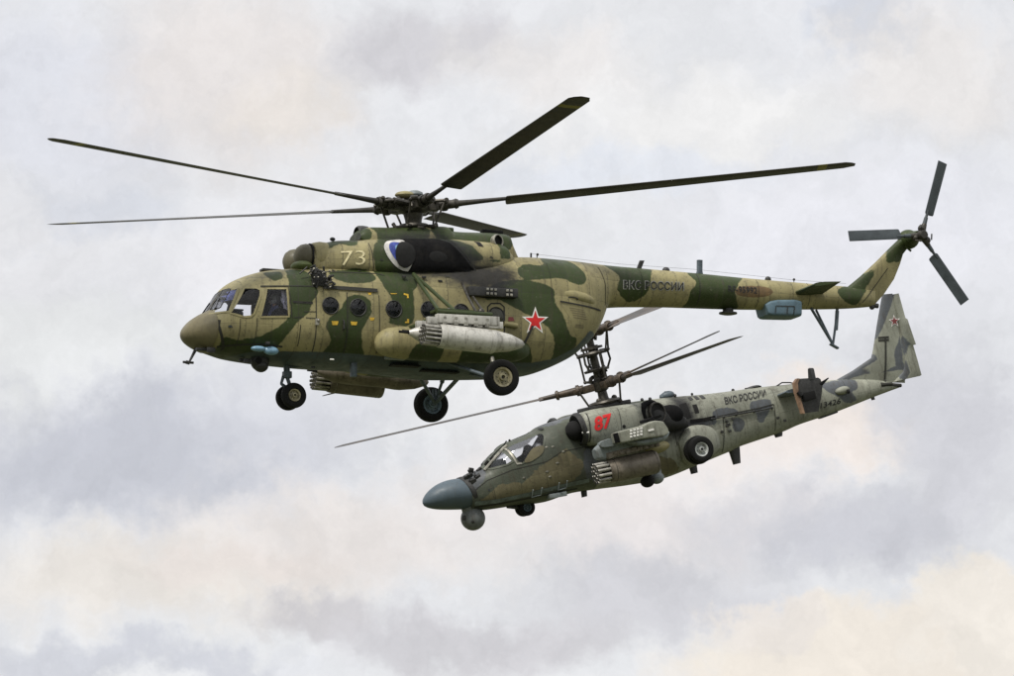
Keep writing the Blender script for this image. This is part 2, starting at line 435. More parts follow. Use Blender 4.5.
def glass_mat(name, tint, dirt=.035):
    m, t = mat_new(name); o = t.node('ShaderNodeOutputMaterial')
    tr = t.node('ShaderNodeBsdfTransparent'); tr.inputs[0].default_value = tint + (1,)
    gl = t.node('ShaderNodeBsdfGlossy'); gl.inputs['Roughness'].default_value = .03
    fr = t.node('ShaderNodeFresnel'); fr.inputs[0].default_value = 1.5
    oc = t.node('ShaderNodeTexCoord').outputs['Object']
    bp = t.node('ShaderNodeBump'); bp.inputs['Strength'].default_value = .3; bp.inputs['Distance'].default_value = .03
    t.link(t.noise(oc, 2.5, 2).outputs[0], bp.inputs['Height']); t.link(bp.outputs[0], gl.inputs['Normal']); t.link(bp.outputs[0], fr.inputs['Normal'])
    df = t.node('ShaderNodeBsdfDiffuse'); df.inputs[0].default_value = (.3, .3, .3, 1)
    m1 = t.node('ShaderNodeMixShader'); t.link(t.math('MULTIPLY', fr.outputs[0], .75, clamp=True), m1.inputs[0]); t.link(tr.outputs[0], m1.inputs[1]); t.link(gl.outputs[0], m1.inputs[2])
    m2 = t.node('ShaderNodeMixShader'); t._in(m2.inputs[0], t.mapr(t.noise(oc, 6, 5, .7).outputs[0], .45, .8, 0, dirt)); t.link(m1.outputs[0], m2.inputs[1]); t.link(df.outputs[0], m2.inputs[2])
    t.link(m2.outputs[0], o.inputs[0]); return m
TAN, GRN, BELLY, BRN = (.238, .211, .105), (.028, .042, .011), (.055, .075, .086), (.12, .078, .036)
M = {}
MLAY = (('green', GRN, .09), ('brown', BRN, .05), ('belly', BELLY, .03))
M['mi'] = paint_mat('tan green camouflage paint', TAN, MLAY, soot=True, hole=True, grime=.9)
M['mi_small'] = paint_mat('tan green camouflage paint on fittings', TAN, MLAY, soot=True, grime=1.0, lines=(0, 0))
M['mi_nose'] = paint_mat('dull olive radome paint', (.135, .118, .066), (('belly', (.10, .085, .05), .1),), grime=.6, lines=(0, 0), rough=.5)
M['chin'] = paint_mat('olive intake cover paint', (.075, .095, .030), (), grime=.6, lines=(0, 0))
M['intake'] = paint_mat('brown olive intake paint', (.085, .078, .050), (), grime=.7, lines=(0, 0))
M['green'] = paint_mat('green paint', GRN, (), grime=.6, lines=(0, 0))
M['tanp'] = paint_mat('tan paint', TAN, (), grime=.8, lines=(0, 0))
KLIGHT = (.225, .232, .190)
M['ka'] = paint_mat('grey green camouflage paint', KLIGHT, (('olive', (.066, .075, .056), .16), ('tan', (.128, .114, .066), .20), ('dark', (.080, .088, .097), .10)), soot=True, hole=True, grime=1.0, lines=(.71, 0))
M['ka_small'] = paint_mat('grey green paint on fittings', KLIGHT, (('olive', (.066, .075, .056), .06), ('dark', (.080, .088, .097), .06)), soot=True, grime=1.1, lines=(0, 0))
M['ka_blue'] = paint_mat('blue grey paint', (.17, .195, .20), (), grime=1.1, lines=(0, 0))
M['ball'] = paint_mat('mottled grey ball paint', (.12, .13, .13), (), grime=1.3, lines=(0, 0))
M['radome'] = paint_mat('blue grey radome paint', (.070, .095, .115), (), grime=.35, lines=(0, 0), rough=.45)
M['blk'] = plain('black rubber', (.009, .009, .009), .85, spec=.2)
M['dark'] = plain('dark metal', (.030, .030, .029), .5, .3, .5)
M['stencil'] = plain('faded stencil paint', (.12, .10, .06), .7)
M['reflection'] = plain('blue tinted film', (.085, .10, .26), .35, 0, .4, tint=(.03, .035, .07))
M['chine'] = plain('grey blue chine paint', (.115, .14, .135), .55, 0, .35, tint=(.05, .055, .05))
M['hub'] = plain('oily grey brown steel', (.055, .051, .043), .42, .55, .6, tint=(.02, .018, .015))
M['hubl'] = plain('worn light steel', (.28, .27, .23), .42, .5, .5, tint=(.05, .045, .04))
M['silver'] = paint_mat('silver grey pod paint', (.47, .46, .42), (), grime=1.2, lines=(0, 0), rough=.42, metal=.25)
M['pod'] = paint_mat('worn brown grey pod paint', (.155, .135, .108), (), grime=1.6, lines=(0, 0), rough=.45, metal=.3)
M['podk'] = plain('pod tube silver', (.30, .29, .26), .4, .4, .4)
M['hole'] = plain('deep black opening', (.004, .004, .004), .9)
def blade_mat():
    m, t = mat_new('black blade skin with worn edge'); o = t.node('ShaderNodeOutputMaterial'); bs = t.node('ShaderNodeBsdfPrincipled')
    oc = t.node('ShaderNodeTexCoord').outputs['Object']; s = t.node('ShaderNodeSeparateXYZ'); t.link(oc, s.inputs[0]); n = t.noise(oc, 3, 5, .65).outputs[0]
    cur = t.mix(t.mapr(n, .35, .65), (.014, .013, .011), (.032, .028, .020))
    fx_ = t.math('FRACT', t.math('DIVIDE', s.outputs[0], .42)); cur = t.mix(t.math('MULTIPLY', t.math('LESS_THAN', fx_, .05), .7), cur, (.006, .006, .006))
    yb = t.math('LESS_THAN', t.math('ABSOLUTE', t.math('SUBTRACT', s.outputs[0], 9.75)), .11); cur = t.mix(t.math('MULTIPLY', yb, .8), cur, (.22, .19, .02))
    le = t.math('LESS_THAN', s.outputs[1], t.math('ADD', -.10, t.math('MULTIPLY', n, -.03))); le = t.math('MULTIPLY', le, t.math('GREATER_THAN', s.outputs[0], 2.2)); cur = t.mix(t.math('MULTIPLY', le, .6), cur, (.06, .056, .048))
    t._in(bs.inputs['Base Color'], cur); bs.inputs['Roughness'].default_value = .5; bs.inputs['Specular IOR Level'].default_value = .35
    t.link(bs.outputs[0], o.inputs[0]); return m
M['blade'] = blade_mat()
M['gripk'] = plain('brown stained blade root', (.060, .045, .030), .5, .2, .5, tint=(.02, .017, .014))
M['bladek'] = plain('brown grey blade skin', (.030, .025, .020), .5, 0, .4, tint=(.085, .055, .03), scale=2)
M['bladet'] = plain('grey blade skin', (.036, .045, .050), .5, 0, .3, scale=4)
M['yellow'] = plain('yellow paint', (.50, .32, .03), .6)
M['white'] = plain('white paint', (.72, .71, .68), .6, 0, .15)
M['letter'] = plain('cream number paint', (.52, .47, .28), .6, 0, .35, scale=14)
M['red'] = plain('red paint', (.52, .012, .012), .5, 0, .18)
M['redk'] = plain('dull red paint', (.16, .035, .035), .6)
M['txt'] = plain('black lettering paint', (.012, .012, .012), .6)
M['outl'] = plain('pale lettering outline', (.24, .24, .21), .6)
M['dullw'] = plain('dulled white paint', (.46, .45, .43), .6, 0, .35, tint=(.10, .095, .09), scale=5)
M['blue'] = plain('blue enamel', (.028, .045, .22), .3, 0, .5)
M['cyan'] = plain('pale blue lamp cover and painted glint', (.14, .25, .34), .3, 0, .3)
M['box'] = paint_mat('blue grey doppler paint', (.085, .135, .170), (), grime=.8, lines=(0, 0))
M['rimt'] = plain('tan wheel paint', (.30, .27, .17), .5, 0, .4, tint=(.08, .07, .05))
M['rimg'] = plain('grey wheel paint', (.40, .42, .41), .45, .1, .25, tint=(.16, .16, .15))
M['rimb'] = plain('blue grey wheel paint', (.10, .14, .17), .5, .1, .3)
M['strutb'] = plain('blue grey strut paint', (.07, .09, .105), .5, .1, .4)
M['orange'] = plain('worn orange brown paint', (.20, .125, .08), .6, 0, .4, tint=(.10, .06, .04), scale=6)
M['line'] = plain('dark panel joint', (.022, .022, .018), .8)
M['glass'] = glass_mat('cockpit glazing', (.90, .91, .93))
M['glassb'] = glass_mat('blue tinted glazing', (.12, .16, .42))
M['glassp'] = glass_mat('cabin porthole glazing', (.5, .52, .56), .10)
M['cloth'] = plain('dark blue flight suit', (.11, .12, .22), .9, 0, .3)
M['skin'] = plain('skin', (.45, .27, .19), .6, 0, .1)
M['helm'] = plain('grey helmet', (.32, .32, .33), .4, 0, .15)
M['seat'] = plain('dark seat cloth', (.03, .032, .03), .9)
M['inner'] = plain('dark cabin lining', (.028, .034, .036), .8)
M['curtain_highlight'] = plain('pale curtain with painted highlights', (.62, .60, .72), .8, 0, .5, scale=5)

def surf(px, py, bvh, out=.02):
    """point of the skin seen at a photo pixel, lifted slightly off it"""
    o_ = FR[1] @ EYE; d_ = (FR[1].to_3x3() @ ray(px, py)).normalized(); h_ = bvh.ray_cast(o_, d_)
    return h_[0] - d_ * out if h_[0] else None
def split(o, name=None, label=None):
    """give every loose piece of a finished mesh an object of its own"""
    b = bmesh.new(); b.from_mesh(o.data); b.verts.ensure_lookup_table(); seen = set(); parts = []
    for v in b.verts:
        if v.index in seen: continue
        st = [v]; comp = []; seen.add(v.index)
        while st:
            a = st.pop(); comp.append(a.index)
            for e in a.link_edges:
                c = e.other_vert(a)
                if c.index not in seen: seen.add(c.index); st.append(c)
        parts.append(set(comp))
    res = []
    for p in parts:
        b2 = b.copy(); b2.verts.ensure_lookup_table()
        bmesh.ops.delete(b2, geom=[v for v in b2.verts if v.index not in p], context='VERTS')
        me = bpy.data.meshes.new(name or o.name); b2.to_mesh(me); b2.free(); me.materials.append(o.data.materials[0])
        q = bpy.data.objects.new(name or o.name, me); COL.objects.link(q); q.parent = o.parent; q.location = o.location; q.rotation_euler = o.rotation_euler; res.append(q)
    b.free(); bpy.data.objects.remove(o); return res

# ---------------------------------------------------------------- ground
gm, t = mat_new('dry airfield grass'); o_ = t.node('ShaderNodeOutputMaterial'); b_ = t.node('ShaderNodeBsdfPrincipled'); b_.inputs['Roughness'].default_value = .95
oc = t.node('ShaderNodeTexCoord').outputs['Object']
t._in(b_.inputs['Base Color'], t.mix(t.mapr(t.noise(oc, .02, 6, .6).outputs[0], .35, .65), (.05, .07, .025), (.10, .09, .045))); t.link(b_.outputs[0], o_.inputs[0])
mb = MB(); N_ = 24
mb.grid([[(-6000 + 12000 * i / N_, -6000 + 12000 * j / N_, 0) for j in range(N_ + 1)] for i in range(N_ + 1)], close=False, cap=(False, False))
g = mb.build('ground', gm, None, smooth=0); g['kind'] = 'structure'

def root(name, label, cat, m):
    e = bpy.data.objects.new(name, None); COL.objects.link(e); e.matrix_world = m; e['label'] = label; e['category'] = cat
    e.empty_display_size = .5; return e
def wheel(name, c, rad, w, rim_mat, parent, side=-1, hub_r=.5, dish=.03):
    """tyre of revolution plus rim; side says where the outer face looks"""
    r, h = rad, w / 2; m = MB(); rr = rad * hub_r
    prof = [(rr, -h * .62), (rr * 1.12, -h * .9), (r * .82, -h), (r * .93, -h * .86), (r * .985, -h * .55), (r, -h * .2), (r, h * .2), (r * .985, h * .55), (r * .93, h * .86), (r * .82, h), (rr * 1.12, h * .9), (rr, h * .62), (rr, -h * .62)]
    m.lathe(prof, c, n=48)
    ty = m.build(name, M['blk'], parent)
    m = MB(); s = side; o = h * .72
    m.lathe([(.001, s * (o - dish)), (rr * .18, s * (o - dish)), (rr * .2, s * (o + .035)), (rr * .34, s * (o + .03)), (rr * .36, s * (o - dish * 1.6)), (rr * .72, s * (o - dish * 2)), (rr * .8, s * (o - .005)), (rr * .98, s * (o + .012)), (rr * 1.02, s * (o - .02)), (rr * 1.0, -s * o * .9), (rr * .4, -s * o * .9), (.001, -s * o * .9)], c, n=40)
    m.build('wheel_rim', rim_mat, ty)
    m = MB(); m.lathe([(.001, s * (o - dish + .003)), (rr * .15, s * (o - dish + .003)), (rr * .15, s * (o - dish + .001))], c, n=16)
    for k in range(8):
        a = k * math.pi / 4; m.ball((c[0] + math.cos(a) * rr * .54, c[1] + s * (o - dish * 1.6), c[2] + math.sin(a) * rr * .54), rr * .06, 8)
    split(m.build('hub_bolt', M['dark'], ty))
    return ty
def person(parent_m, loc, label):
    """seated pilot: one skinned body with hands, plus helmet and suit collar"""
    me = bpy.data.meshes.new('person'); v = []; e = []; rad = []
    def add(p, r, par=None):
        v.append(p); rad.append(r)
        if par is not None: e.append((par, len(v) - 1))
        return len(v) - 1
    hip = add((0, 0, .08), .15); ab = add((.02, 0, .25), .14, hip); ch = add((.02, 0, .42), .155, ab); nk = add((0, 0, .55), .06, ch)
    hd = add((-.02, 0, .64), .085, nk); tp = add((-.01, 0, .77), .075, hd)
    for s in (-1, 1):
        sh = add((.02, s * .19, .46), .075, ch); el = add((-.10, s * .25, .20), .05, sh); wr = add((-.36, s * .16, .19), .033, el); hn = add((-.43, s * .14, .19), .035, wr)
        for k in range(4):
            f = add((-.48, s * .14 + (k - 1.5) * .02, .185), .010, hn); add((-.505, s * .14 + (k - 1.5) * .02, .165 - .004 * k), .009, f)
        th = add((-.44, s * .14 - s * .04, .18), .010, wr); add((-.475, s * .14 - s * .05, .17), .009, th)
        kn = add((-.46, s * .16, .10), .075, hip); an = add((-.58, s * .16, -.32), .05, kn); add((-.74, s * .16, -.37), .045, an)
    me.from_pydata(v, e, []); me.update()
    tmp = bpy.data.objects.new('tmp', me); COL.objects.link(tmp)
    tmp.modifiers.new('s', 'SKIN'); ss = tmp.modifiers.new('u', 'SUBSURF'); ss.levels = ss.render_levels = 1
    for i, r in enumerate(rad): me.skin_vertices[0].data[i].radius = (r, r); me.skin_vertices[0].data[i].use_root = (i == 0)
    bpy.context.view_layer.update()
    nm = bpy.data.meshes.new_from_object(tmp.evaluated_get(bpy.context.evaluated_depsgraph_get())); bpy.data.objects.remove(tmp)
    o = bpy.data.objects.new('person', nm); COL.objects.link(o); nm.materials.clear(); nm.materials.append(M['cloth']); nm.materials.append(M['skin'])
    nm.polygons.foreach_set('use_smooth', [True] * len(nm.polygons))
    for p in nm.polygons:
        c = p.center
        if c.z > .56 or (c.x < -.39 and c.z > .13 and abs(c.y) < .2 and c.z > .155 and c.x < -.40 and abs(c.y) < .19 and c.x > -.53): p.material_index = 1 if (c.z > .56 or c.z > .165) else 0
    o.matrix_world = parent_m @ Matrix.Translation(loc); o['label'] = label; o['category'] = 'pilot'
    m = MB(); m.lathe([(.001, .20), (.06, .19), (.105, .15), (.125, .09), (.13, .03), (.125, -.02), (.11, -.06), (.10, -.06), (.10, .02), (.001, .05)], (0.01, 0, .65), (0, 0, 1), 24); m.ball((0.0, -.12, .65), (.05, .03, .06), 12); m.ball((0.0, .12, .65), (.05, .03, .06), 12)
    m.build('helmet', M['helm'], o)
    m = MB(); m.ball((-.085, 0, .69), (.055, .09, .045), 16); m.build('helmet_visor', M['blk'], o)
    m = MB(); m.ball((-.115, -.032, .665), .012, 8); m.ball((-.115, .032, .665), .012, 8); m.ball((-.125, 0, .635), (.018, .014, .022), 8); m.ball((-.11, 0, .60), (.012, .026, .007), 8); m.build('face', M['skin'], o)
    return o
def mk_blade(name, r0, r1, rc, chord, th, pitch0, pitch1, cone, mat, parent, azim, tipcut=0.0, spar=.075, root_w=.16, tab=True, flip=1, droop=0.0):
    """blade along local +x: narrow shank to rc, then full chord; pitch about x"""
    m = MB(); secs = []
    def zc(r): return math.tan(R(cone)) * r + droop * ((r / r1) ** 2) * -1
    def sec(r, c, t, off=0.0):
        f = (r - rc) / (r1 - rc) if r > rc else 0; p = R(pitch0 + (pitch1 - pitch0) * f) * flip
        le = Vector((r, flip * (c * .27) + off, 0)); te = Vector((r, -flip * c * .73 + off, 0))
        rot = Matrix.Rotation(p, 3, 'X')
        le = rot @ le; te = rot @ te; le.z += zc(r); te.z += zc(r); return (le, te, t)
    secs = [sec(rc, chord * .45, th), sec(rc + .02, chord * .9 if tab else chord, th), sec(rc + .05, chord, th)]
    for k in range(1, 12): secs.append(sec(rc + .05 + (r1 - .25 - rc - .05) * k / 11, chord, th * (1 - .35 * k / 11)))
    secs += [sec(r1 - .1, chord * (1 - tipcut * .5), th * .5, -flip * chord * .15 * tipcut), sec(r1, chord * (1 - tipcut), th * .3, -flip * chord * .4 * tipcut)]
    rings = []
    for le, te, t_ in secs:
        c = te - le; nn = Vector((0, 0, 1)); rings.append([le + c * u + nn * w * t_ for u, w in AF] + [le + c * u - nn * w * t_ for u, w in AF[::-1][:-1]])
    m.grid(rings)
    m.tube([(r0, 0, zc(r0)), (r0 + .25, 0, zc(r0 + .25)), ((r0 + rc) / 2, 0, zc((r0 + rc) / 2)), (rc + .12, 0, zc(rc + .12))], [spar * 1.5, spar * 1.2, spar, spar * .75], 10)
    o = m.build(name, mat, parent, smooth=50); o.rotation_euler = (0, 0, R(azim)); return o

# ================================================================ HELICOPTER 1: the big transport helicopter
use(MI)
mi = root('transport_helicopter', 'large tan and green camouflaged helicopter with five rotor blades, red star and number 73', 'helicopter', MI)
def xz(pts, y=0.0): return [(P(a, b, y).x, P(a, b, y).z) for a, b in pts]
top = xz([(181.5, 333), (184, 328), (190, 321.5), (199, 315.5), (207, 311.5), (213, 303), (219, 294.5), (224, 287.2), (233, 281), (247, 275.8), (262, 272.6), (287, 270.8), (320, 270), (400, 268), (470, 262), (513, 259), (560, 261.5), (603, 265.5), (640, 268.7), (701, 274), (739, 277.8), (800, 283), (844, 286.5), (874, 289)])
bot = xz([(181.5, 334.5), (184, 339.5), (190, 344.5), (200, 349.5), (215, 354.5), (229, 358.5), (255, 362.5), (282, 365.2), (312, 367.8), (353, 370), (400, 375.5), (429, 378.6), (483, 378.4), (517, 376.6), (538, 372), (563, 361), (576, 352), (588, 340.5), (597, 326), (603, 311), (612, 307.6), (656, 307.2), (686, 308), (739, 309.6), (795, 309.6), (844, 308.8), (874, 306.5)])
PX = lambda px: P(px, 320, 0).x
wid = [(PX(181.5), .03), (PX(184), .24), (PX(190), .48), (PX(200), .72), (PX(208), .88), (PX(215), .98), (PX(224), 1.07), (PX(240), 1.16), (PX(262), 1.22), (PX(290), 1.25), (PX(400), 1.25), (PX(500), 1.25), (PX(530), 1.22), (PX(555), 1.12), (PX(575), .98), (PX(590), .76), (PX(601), .56), (PX(615), .49), (PX(656), .46), (PX(739), .385), (PX(844), .25), (PX(874), .10)]
expo = [(PX(181), 2.0), (PX(205), 2.2), (PX(225), 2.5), (PX(262), 2.7), (PX(300), 2.9), (PX(520), 2.8), (PX(590), 2.3), (PX(620), 2.0), (PX(880), 2.0)]
fus = loft('fuselage', top, bot, wid, M['mi'], mi, expo, zm=.50, step=.05, ring=128)
YS = -1.2
G = lambda pts, y=YS, s=True: (pts, y, s)
MI_GREEN = [
 G([(271, 270), (286, 269), (285, 277), (278, 279.5), (273, 277)]),
 G([(292, 268), (309, 268), (318, 290), (311, 303), (308, 313), (298, 321), (289, 333), (281, 346), (281, 356), (231, 356), (229, 336.5), (234, 336), (246, 338), (262, 335), (276, 328), (286, 320), (290, 312), (289, 300), (290, 285)]),
 G([(326.7, 356), (332, 340), (325, 327), (329.7, 317.6), (340, 309), (346, 298.5), (358, 294.5), (368.5, 300), (371, 312), (366, 322), (361.5, 332), (364, 345), (366, 356)]),
 G([(330, 272), (347, 268.8), (362, 267.3), (373.4, 274.7), (371, 282), (353, 284.5), (335.6, 280.6)], -1.0),
 G([(380, 266), (384, 286), (391, 298), (393, 312), (387, 322), (403, 326.5), (412, 323), (413.5, 308), (413, 292), (418, 284), (415, 266)]),
 G([(511, 271.6), (520, 267), (538, 267), (541, 258), (566, 259), (579, 273), (580.5, 283), (573, 288), (558, 283), (550, 281.6), (525, 283), (512.6, 281.6)], -.6),
 G([(484, 299.5), (490, 287), (510, 280), (535, 281.5), (553, 288), (555, 302), (562, 312.5), (572, 332), (581, 337), (582, 345), (572, 354), (559, 362), (557.5, 350), (556, 340), (549, 328), (537, 320), (525, 314), (507, 304), (497, 300)]),
 G([(517, 368), (518, 350), (525.5, 342), (533, 350), (537, 368)]),
 G([(468, 326), (480, 324), (490, 326), (505, 352), (515, 368), (470, 368)]),
 G([(432, 325), (455, 320), (462, 330), (455, 342), (440, 340)]),
 G([(400, 340), (420, 336), (432, 345), (428, 360), (405, 358)]),
 G([(608, 262), (614, 272), (619, 278), (616, 291), (632, 301.5), (646, 293.5), (650, 279), (652, 262)], -.4),
 G([(693, 270), (696, 283), (690, 291), (689, 300), (692, 312), (741, 312), (738, 300), (735.5, 292), (740, 282), (745, 272)], -.4),
 
 G([(836, 291), (846, 285), (858, 278), (868, 270), (871, 277), (868.5, 287), (862, 297), (856, 305), (846, 303), (838, 297)], -.15),
 G([(884.7, 256), (903, 228), (912, 234), (905, 256), (894, 264.5), (887, 262)], -.15)]
MI_BROWN = [G([(735, 291.5), (741, 286.5), (756, 285.4), (768, 287), (773.5, 291.5), (768, 296), (755, 297), (741, 296)], -.4)]
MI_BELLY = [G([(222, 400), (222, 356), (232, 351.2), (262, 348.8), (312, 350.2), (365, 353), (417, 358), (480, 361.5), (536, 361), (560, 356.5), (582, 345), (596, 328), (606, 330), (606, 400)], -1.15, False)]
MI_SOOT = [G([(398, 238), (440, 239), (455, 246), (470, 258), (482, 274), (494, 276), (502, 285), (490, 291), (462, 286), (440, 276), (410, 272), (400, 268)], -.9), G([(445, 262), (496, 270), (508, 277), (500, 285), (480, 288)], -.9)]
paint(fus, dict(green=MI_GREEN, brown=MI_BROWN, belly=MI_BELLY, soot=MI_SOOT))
v = coords(fus)
# window openings cut through the skin
W1 = [(226.8, 288.8), (240.8, 287.4), (230.0, 311.6), (216.4, 310.8)]
W2 = [(246.8, 287.0), (257.5, 287.8), (260.6, 290.4), (259.8, 296), (253.4, 313.8), (250.4, 316.6), (244.3, 317.0), (232.0, 312.4)]
W3 = [(267.6, 288.2), (286.7, 288.6), (288, 317), (260.4, 317)]
side_w = [(W1, -1.0), (W2, -1.1), (W3, -1.18)]
PORT = [(330.3, 305.7, .185), (358, 307.5, .185), (393.7, 309.2, .185), (428.7, 310, .185), (461, 312.5, .185), (496, 316, .19)]
hole = np.full(len(v), -1.0)
for w, y in side_w:
    d = sdf(poly_loc(w, y, False), v[:, 0], v[:, 2]); hole = np.maximum(hole, np.where(np.abs(v[:, 1]) > .55, d, -1))
for a, b, r in PORT:
    c = P(a, b, -1.24); d = r - np.hypot(v[:, 0] - c.x, v[:, 2] - c.z); hole = np.maximum(hole, np.where(np.abs(v[:, 1]) > .8, d, -1))
zt, zb = P(223, 290, -.3).z, P(213, 309.5, -.3).z
xcap = P(228, 300, -.3).x
FW = [(-.66, zb + .0), (-.60, zt - .02), (-.50, zt), (-.05, zt + .03), (-.05, zb - .03), (-.60, zb - .02)]
for sgn in (1, -1):
    d = sdf(np.array([(a * sgn, b) for a, b in FW]), v[:, 1], v[:, 2]); hole = np.maximum(hole, np.where(v[:, 0] < xcap, d, -1))
set_attr(fus, 'hole', hole)
fb = bvh_of(fus)
# radome over the nose: a slightly proud shell ending at the curved seam
def shell(name, src_xmax, mat, parent, grow=.012):
    m = MB(); rings = []
    xs = np.linspace(top[0][0], src_xmax, 40); tx, tz = curve(top); bx_, bz = curve(bot); wx, ww = curve(wid)
    for x in xs:
        t_ = np.interp(x, tx, tz) + grow; b_ = np.interp(x, bx_, bz) - grow; w = np.interp(x, wx, ww) + grow; e = np.interp(x, [q[0] for q in expo], [q[1] for q in expo]); zc = (t_ + b_) / 2
        rings.append([(x - .01, w * math.copysign(abs(math.cos(a)) ** (2 / e), math.cos(a)), zc + (t_ - b_) / 2 * math.copysign(abs(math.sin(a)) ** (2 / e), math.sin(a))) for a in [2 * math.pi * k / 96 for k in range(96)]])
    return m.grid(rings).build(name, mat, parent, smooth=40)
rad = shell('nose_radome', P(206.5, 320, 0).x, M['mi_nose'], mi); paint(rad, dict(belly=[G([(180, 338), (200, 346), (230, 348), (230, 370), (180, 370)])]))
strip('nose_seam', [(222.5, 318.5), (221.5, 324), (223.5, 331), (226.5, 338), (231, 346)], -1.05, .055, fb, M['line'], fus)
# glazing: panes with frames on both sides
for sd_ in (-1, 1):
    for i, (w, y) in enumerate(side_w):
        fr = strip('window_frame', w, y, .045, fb, M['tanp'], mi, off=.016, closed=True, side=sd_)
        patch('window_pane', w, y, fb, M['glassb'] if False else M['glass'], fr, off=.010, smooth=False, side=sd_)
    for a, b, r in PORT:
        c = P(a, b, -1.24); q = [(c.x + r * 1.0 * math.cos(k * math.pi / 12), c.z + r * math.sin(k * math.pi / 12)) for k in range(24)]
        pane = patch('porthole', q, 0, fb, M['glassp'], mi, off=.008, loc=True, side=sd_)
        for v_ in pane.data.vertices: v_.co.y += sd_ * .05 * max(0, 1 - ((v_.co.x - c.x) ** 2 + (v_.co.z - c.z) ** 2) / (r * r))
        m = MB(); ring = [(c.x + r * 1.06 * math.cos(k * math.pi / 16), c.z + r * 1.06 * math.sin(k * math.pi / 16)) for k in range(33)]
        pts = []
        for x_, z_ in ring:
            h = fb.ray_cast(Vector((x_, sd_ * 6, z_)), Vector((0, -sd_, 0)))[0]; pts.append(h + Vector((0, sd_ * .005, 0)))
        m.tube(pts, .016, 6, cap=False); m.build('porthole_rim', M['dark'], pane)
    # blue reflection painted as a patch on the upper quarter pane
    patch('painted_pane_reflection', [(226.9, 289.2), (240.2, 288.0), (234.6, 299.5), (221.8, 297.6)], -1.0, fb, M['reflection'], mi, off=.004, smooth=False, side=sd_)
# front windscreens pressed on from ahead
for sgn in (-1, 1):
    m = MB(); b = m.b; vs = [b.verts.new((0, a * sgn, z)) for a, z in FW]; b.faces.new(vs)
    for no, lo_, hi in (((0, 1, 0), -1, 1), ((0, 0, 1), -2, 3)):
        k = lo_
        while k < hi:
            bmesh.ops.bisect_plane(b, geom=b.verts[:] + b.edges[:] + b.faces[:], plane_co=Vector(no) * k, plane_no=no); k += .06
    for v_ in b.verts:
        h = fb.ray_cast(Vector((-9, v_.co.y, v_.co.z)), Vector((1, 0, 0)))
        if h[0]: n_ = h[1] if h[1].x < 0 else -h[1]; v_.co = h[0] + n_ * .008
    m.build('windscreen', M['glass'], mi)
    m = MB(); pts = []
    for i in range(len(FW)):
        a, c = FW[i], FW[(i + 1) % len(FW)]
        for k in range(8):
            y_, z_ = (a[0] + (c[0] - a[0]) * k / 8) * sgn, a[1] + (c[1] - a[1]) * k / 8
            h = fb.ray_cast(Vector((-9, y_, z_)), Vector((1, 0, 0)))[0]
            if h: pts.append(h)
    m.tube(pts + pts[:1], .015, 6, cap=False); m.build('windscreen_frame', M['dark'], mi)
    h0 = fb.ray_cast(Vector((-9, sgn * .5, zb + .02)), Vector((1, 0, 0)))[0]; h1 = fb.ray_cast(Vector((-9, sgn * .28, zt - .1)), Vector((1, 0, 0)))[0]
    m = MB(); m.tube([h0 + Vector((-.04, 0, -.03)), h0 + (h1 - h0) * .7 + Vector((-.03, 0, 0))], .009, 6); m.ball(h0 + Vector((-.03, 0, -.03)), .035, 10); m.build('wiper', M['blk'], mi)
# cockpit interior
fl = P(250, 335, 0).z; bx0 = PX(297)
m = MB(); m.box((PX(255), 0, fl), (2.0, 2.0, .05)); m.box((bx0, 0, fl + .55), (.05, 2.1, 1.5)); m.build('cockpit_floor', M['inner'], mi)
m = MB(); zpan = P(232, 314, 0).z; m.box((PX(229), 0, zpan - .27), (.16, 1.6, .42), bev=.04); m.box((PX(226), 0, zpan - .03), (.30, 1.6, .04), bev=.01); m.box((PX(241), 0, zpan - .35), (.5, .3, .5), bev=.03); m.build('instrument_panel', M['inner'], mi)
liner = loft('cabin_lining', [(x, z - .10) for x, z in top if PX(298) - .3 < x < PX(600)], [(x, z + .08) for x, z in bot if PX(298) - .3 < x < PX(598)], [(x, w - .14) for x, w in wid if PX(298) - 1 < x < PX(603)], M['inner'], mi, [(0, 2.7)], zm=.5, step=.3, ring=40, x0=PX(298), x1=PX(560))
m = MB(); q = P(275, 325, -.62)
m.lathe([(.001, -.02), (.27, -.02), (.27, .02), (.001, .02)], (q.x, -1.02, P(275, 319, -1.02).z), n=28); m.build('side_armour_plate', M['blk'], mi)
m = MB()
pa, pb = P(266, 290, -1.0), P(286, 315, -1.0)
rings = []
for i in range(14):
    f = i / 13; x_ = P(281 + 5.0 * f - 1.5 * math.sin(f * 3), 290 + 26 * f, -1.0); rings.append([(x_.x + .02 * math.sin(j * 1.9 + i) + j * .035, -1.0 + .03 * math.sin(j * 2.3), x_.z) for j in range(6)])
m.grid(rings, close=False, cap=(False, False)); m.build('highlight_curtain', M['curtain_highlight'], mi)  # curtain in pale lavender, its tone standing in for highlights in the window
seats = []
for sgn in (-1, 1):
    sx_ = P(272, 325, -.55).x; sz = zpan - .42
    m = MB(); m.box((sx_ - .02, sgn * .55, sz), (.46, .46, .1), bev=.03); m.box((sx_ + .27, sgn * .55, sz + .38), (.1, .44, .75), Matrix.Rotation(R(-8), 3, 'Y').to_3x3(), bev=.03); m.box((sx_ + .31, sgn * .55, sz + .82), (.08, .26, .18), bev=.03); m.box((sx_, sgn * .55, sz - .16), (.3, .3, .25)); m.build('pilot_seat', M['seat'], mi); seats.append((sx_ + .06, sgn * .55, sz + .03))
person(MI, seats[0], 'pilot behind the side window of the big camouflaged helicopter, near seat')
person(MI, seats[1], 'pilot in the far seat of the big camouflaged helicopter')

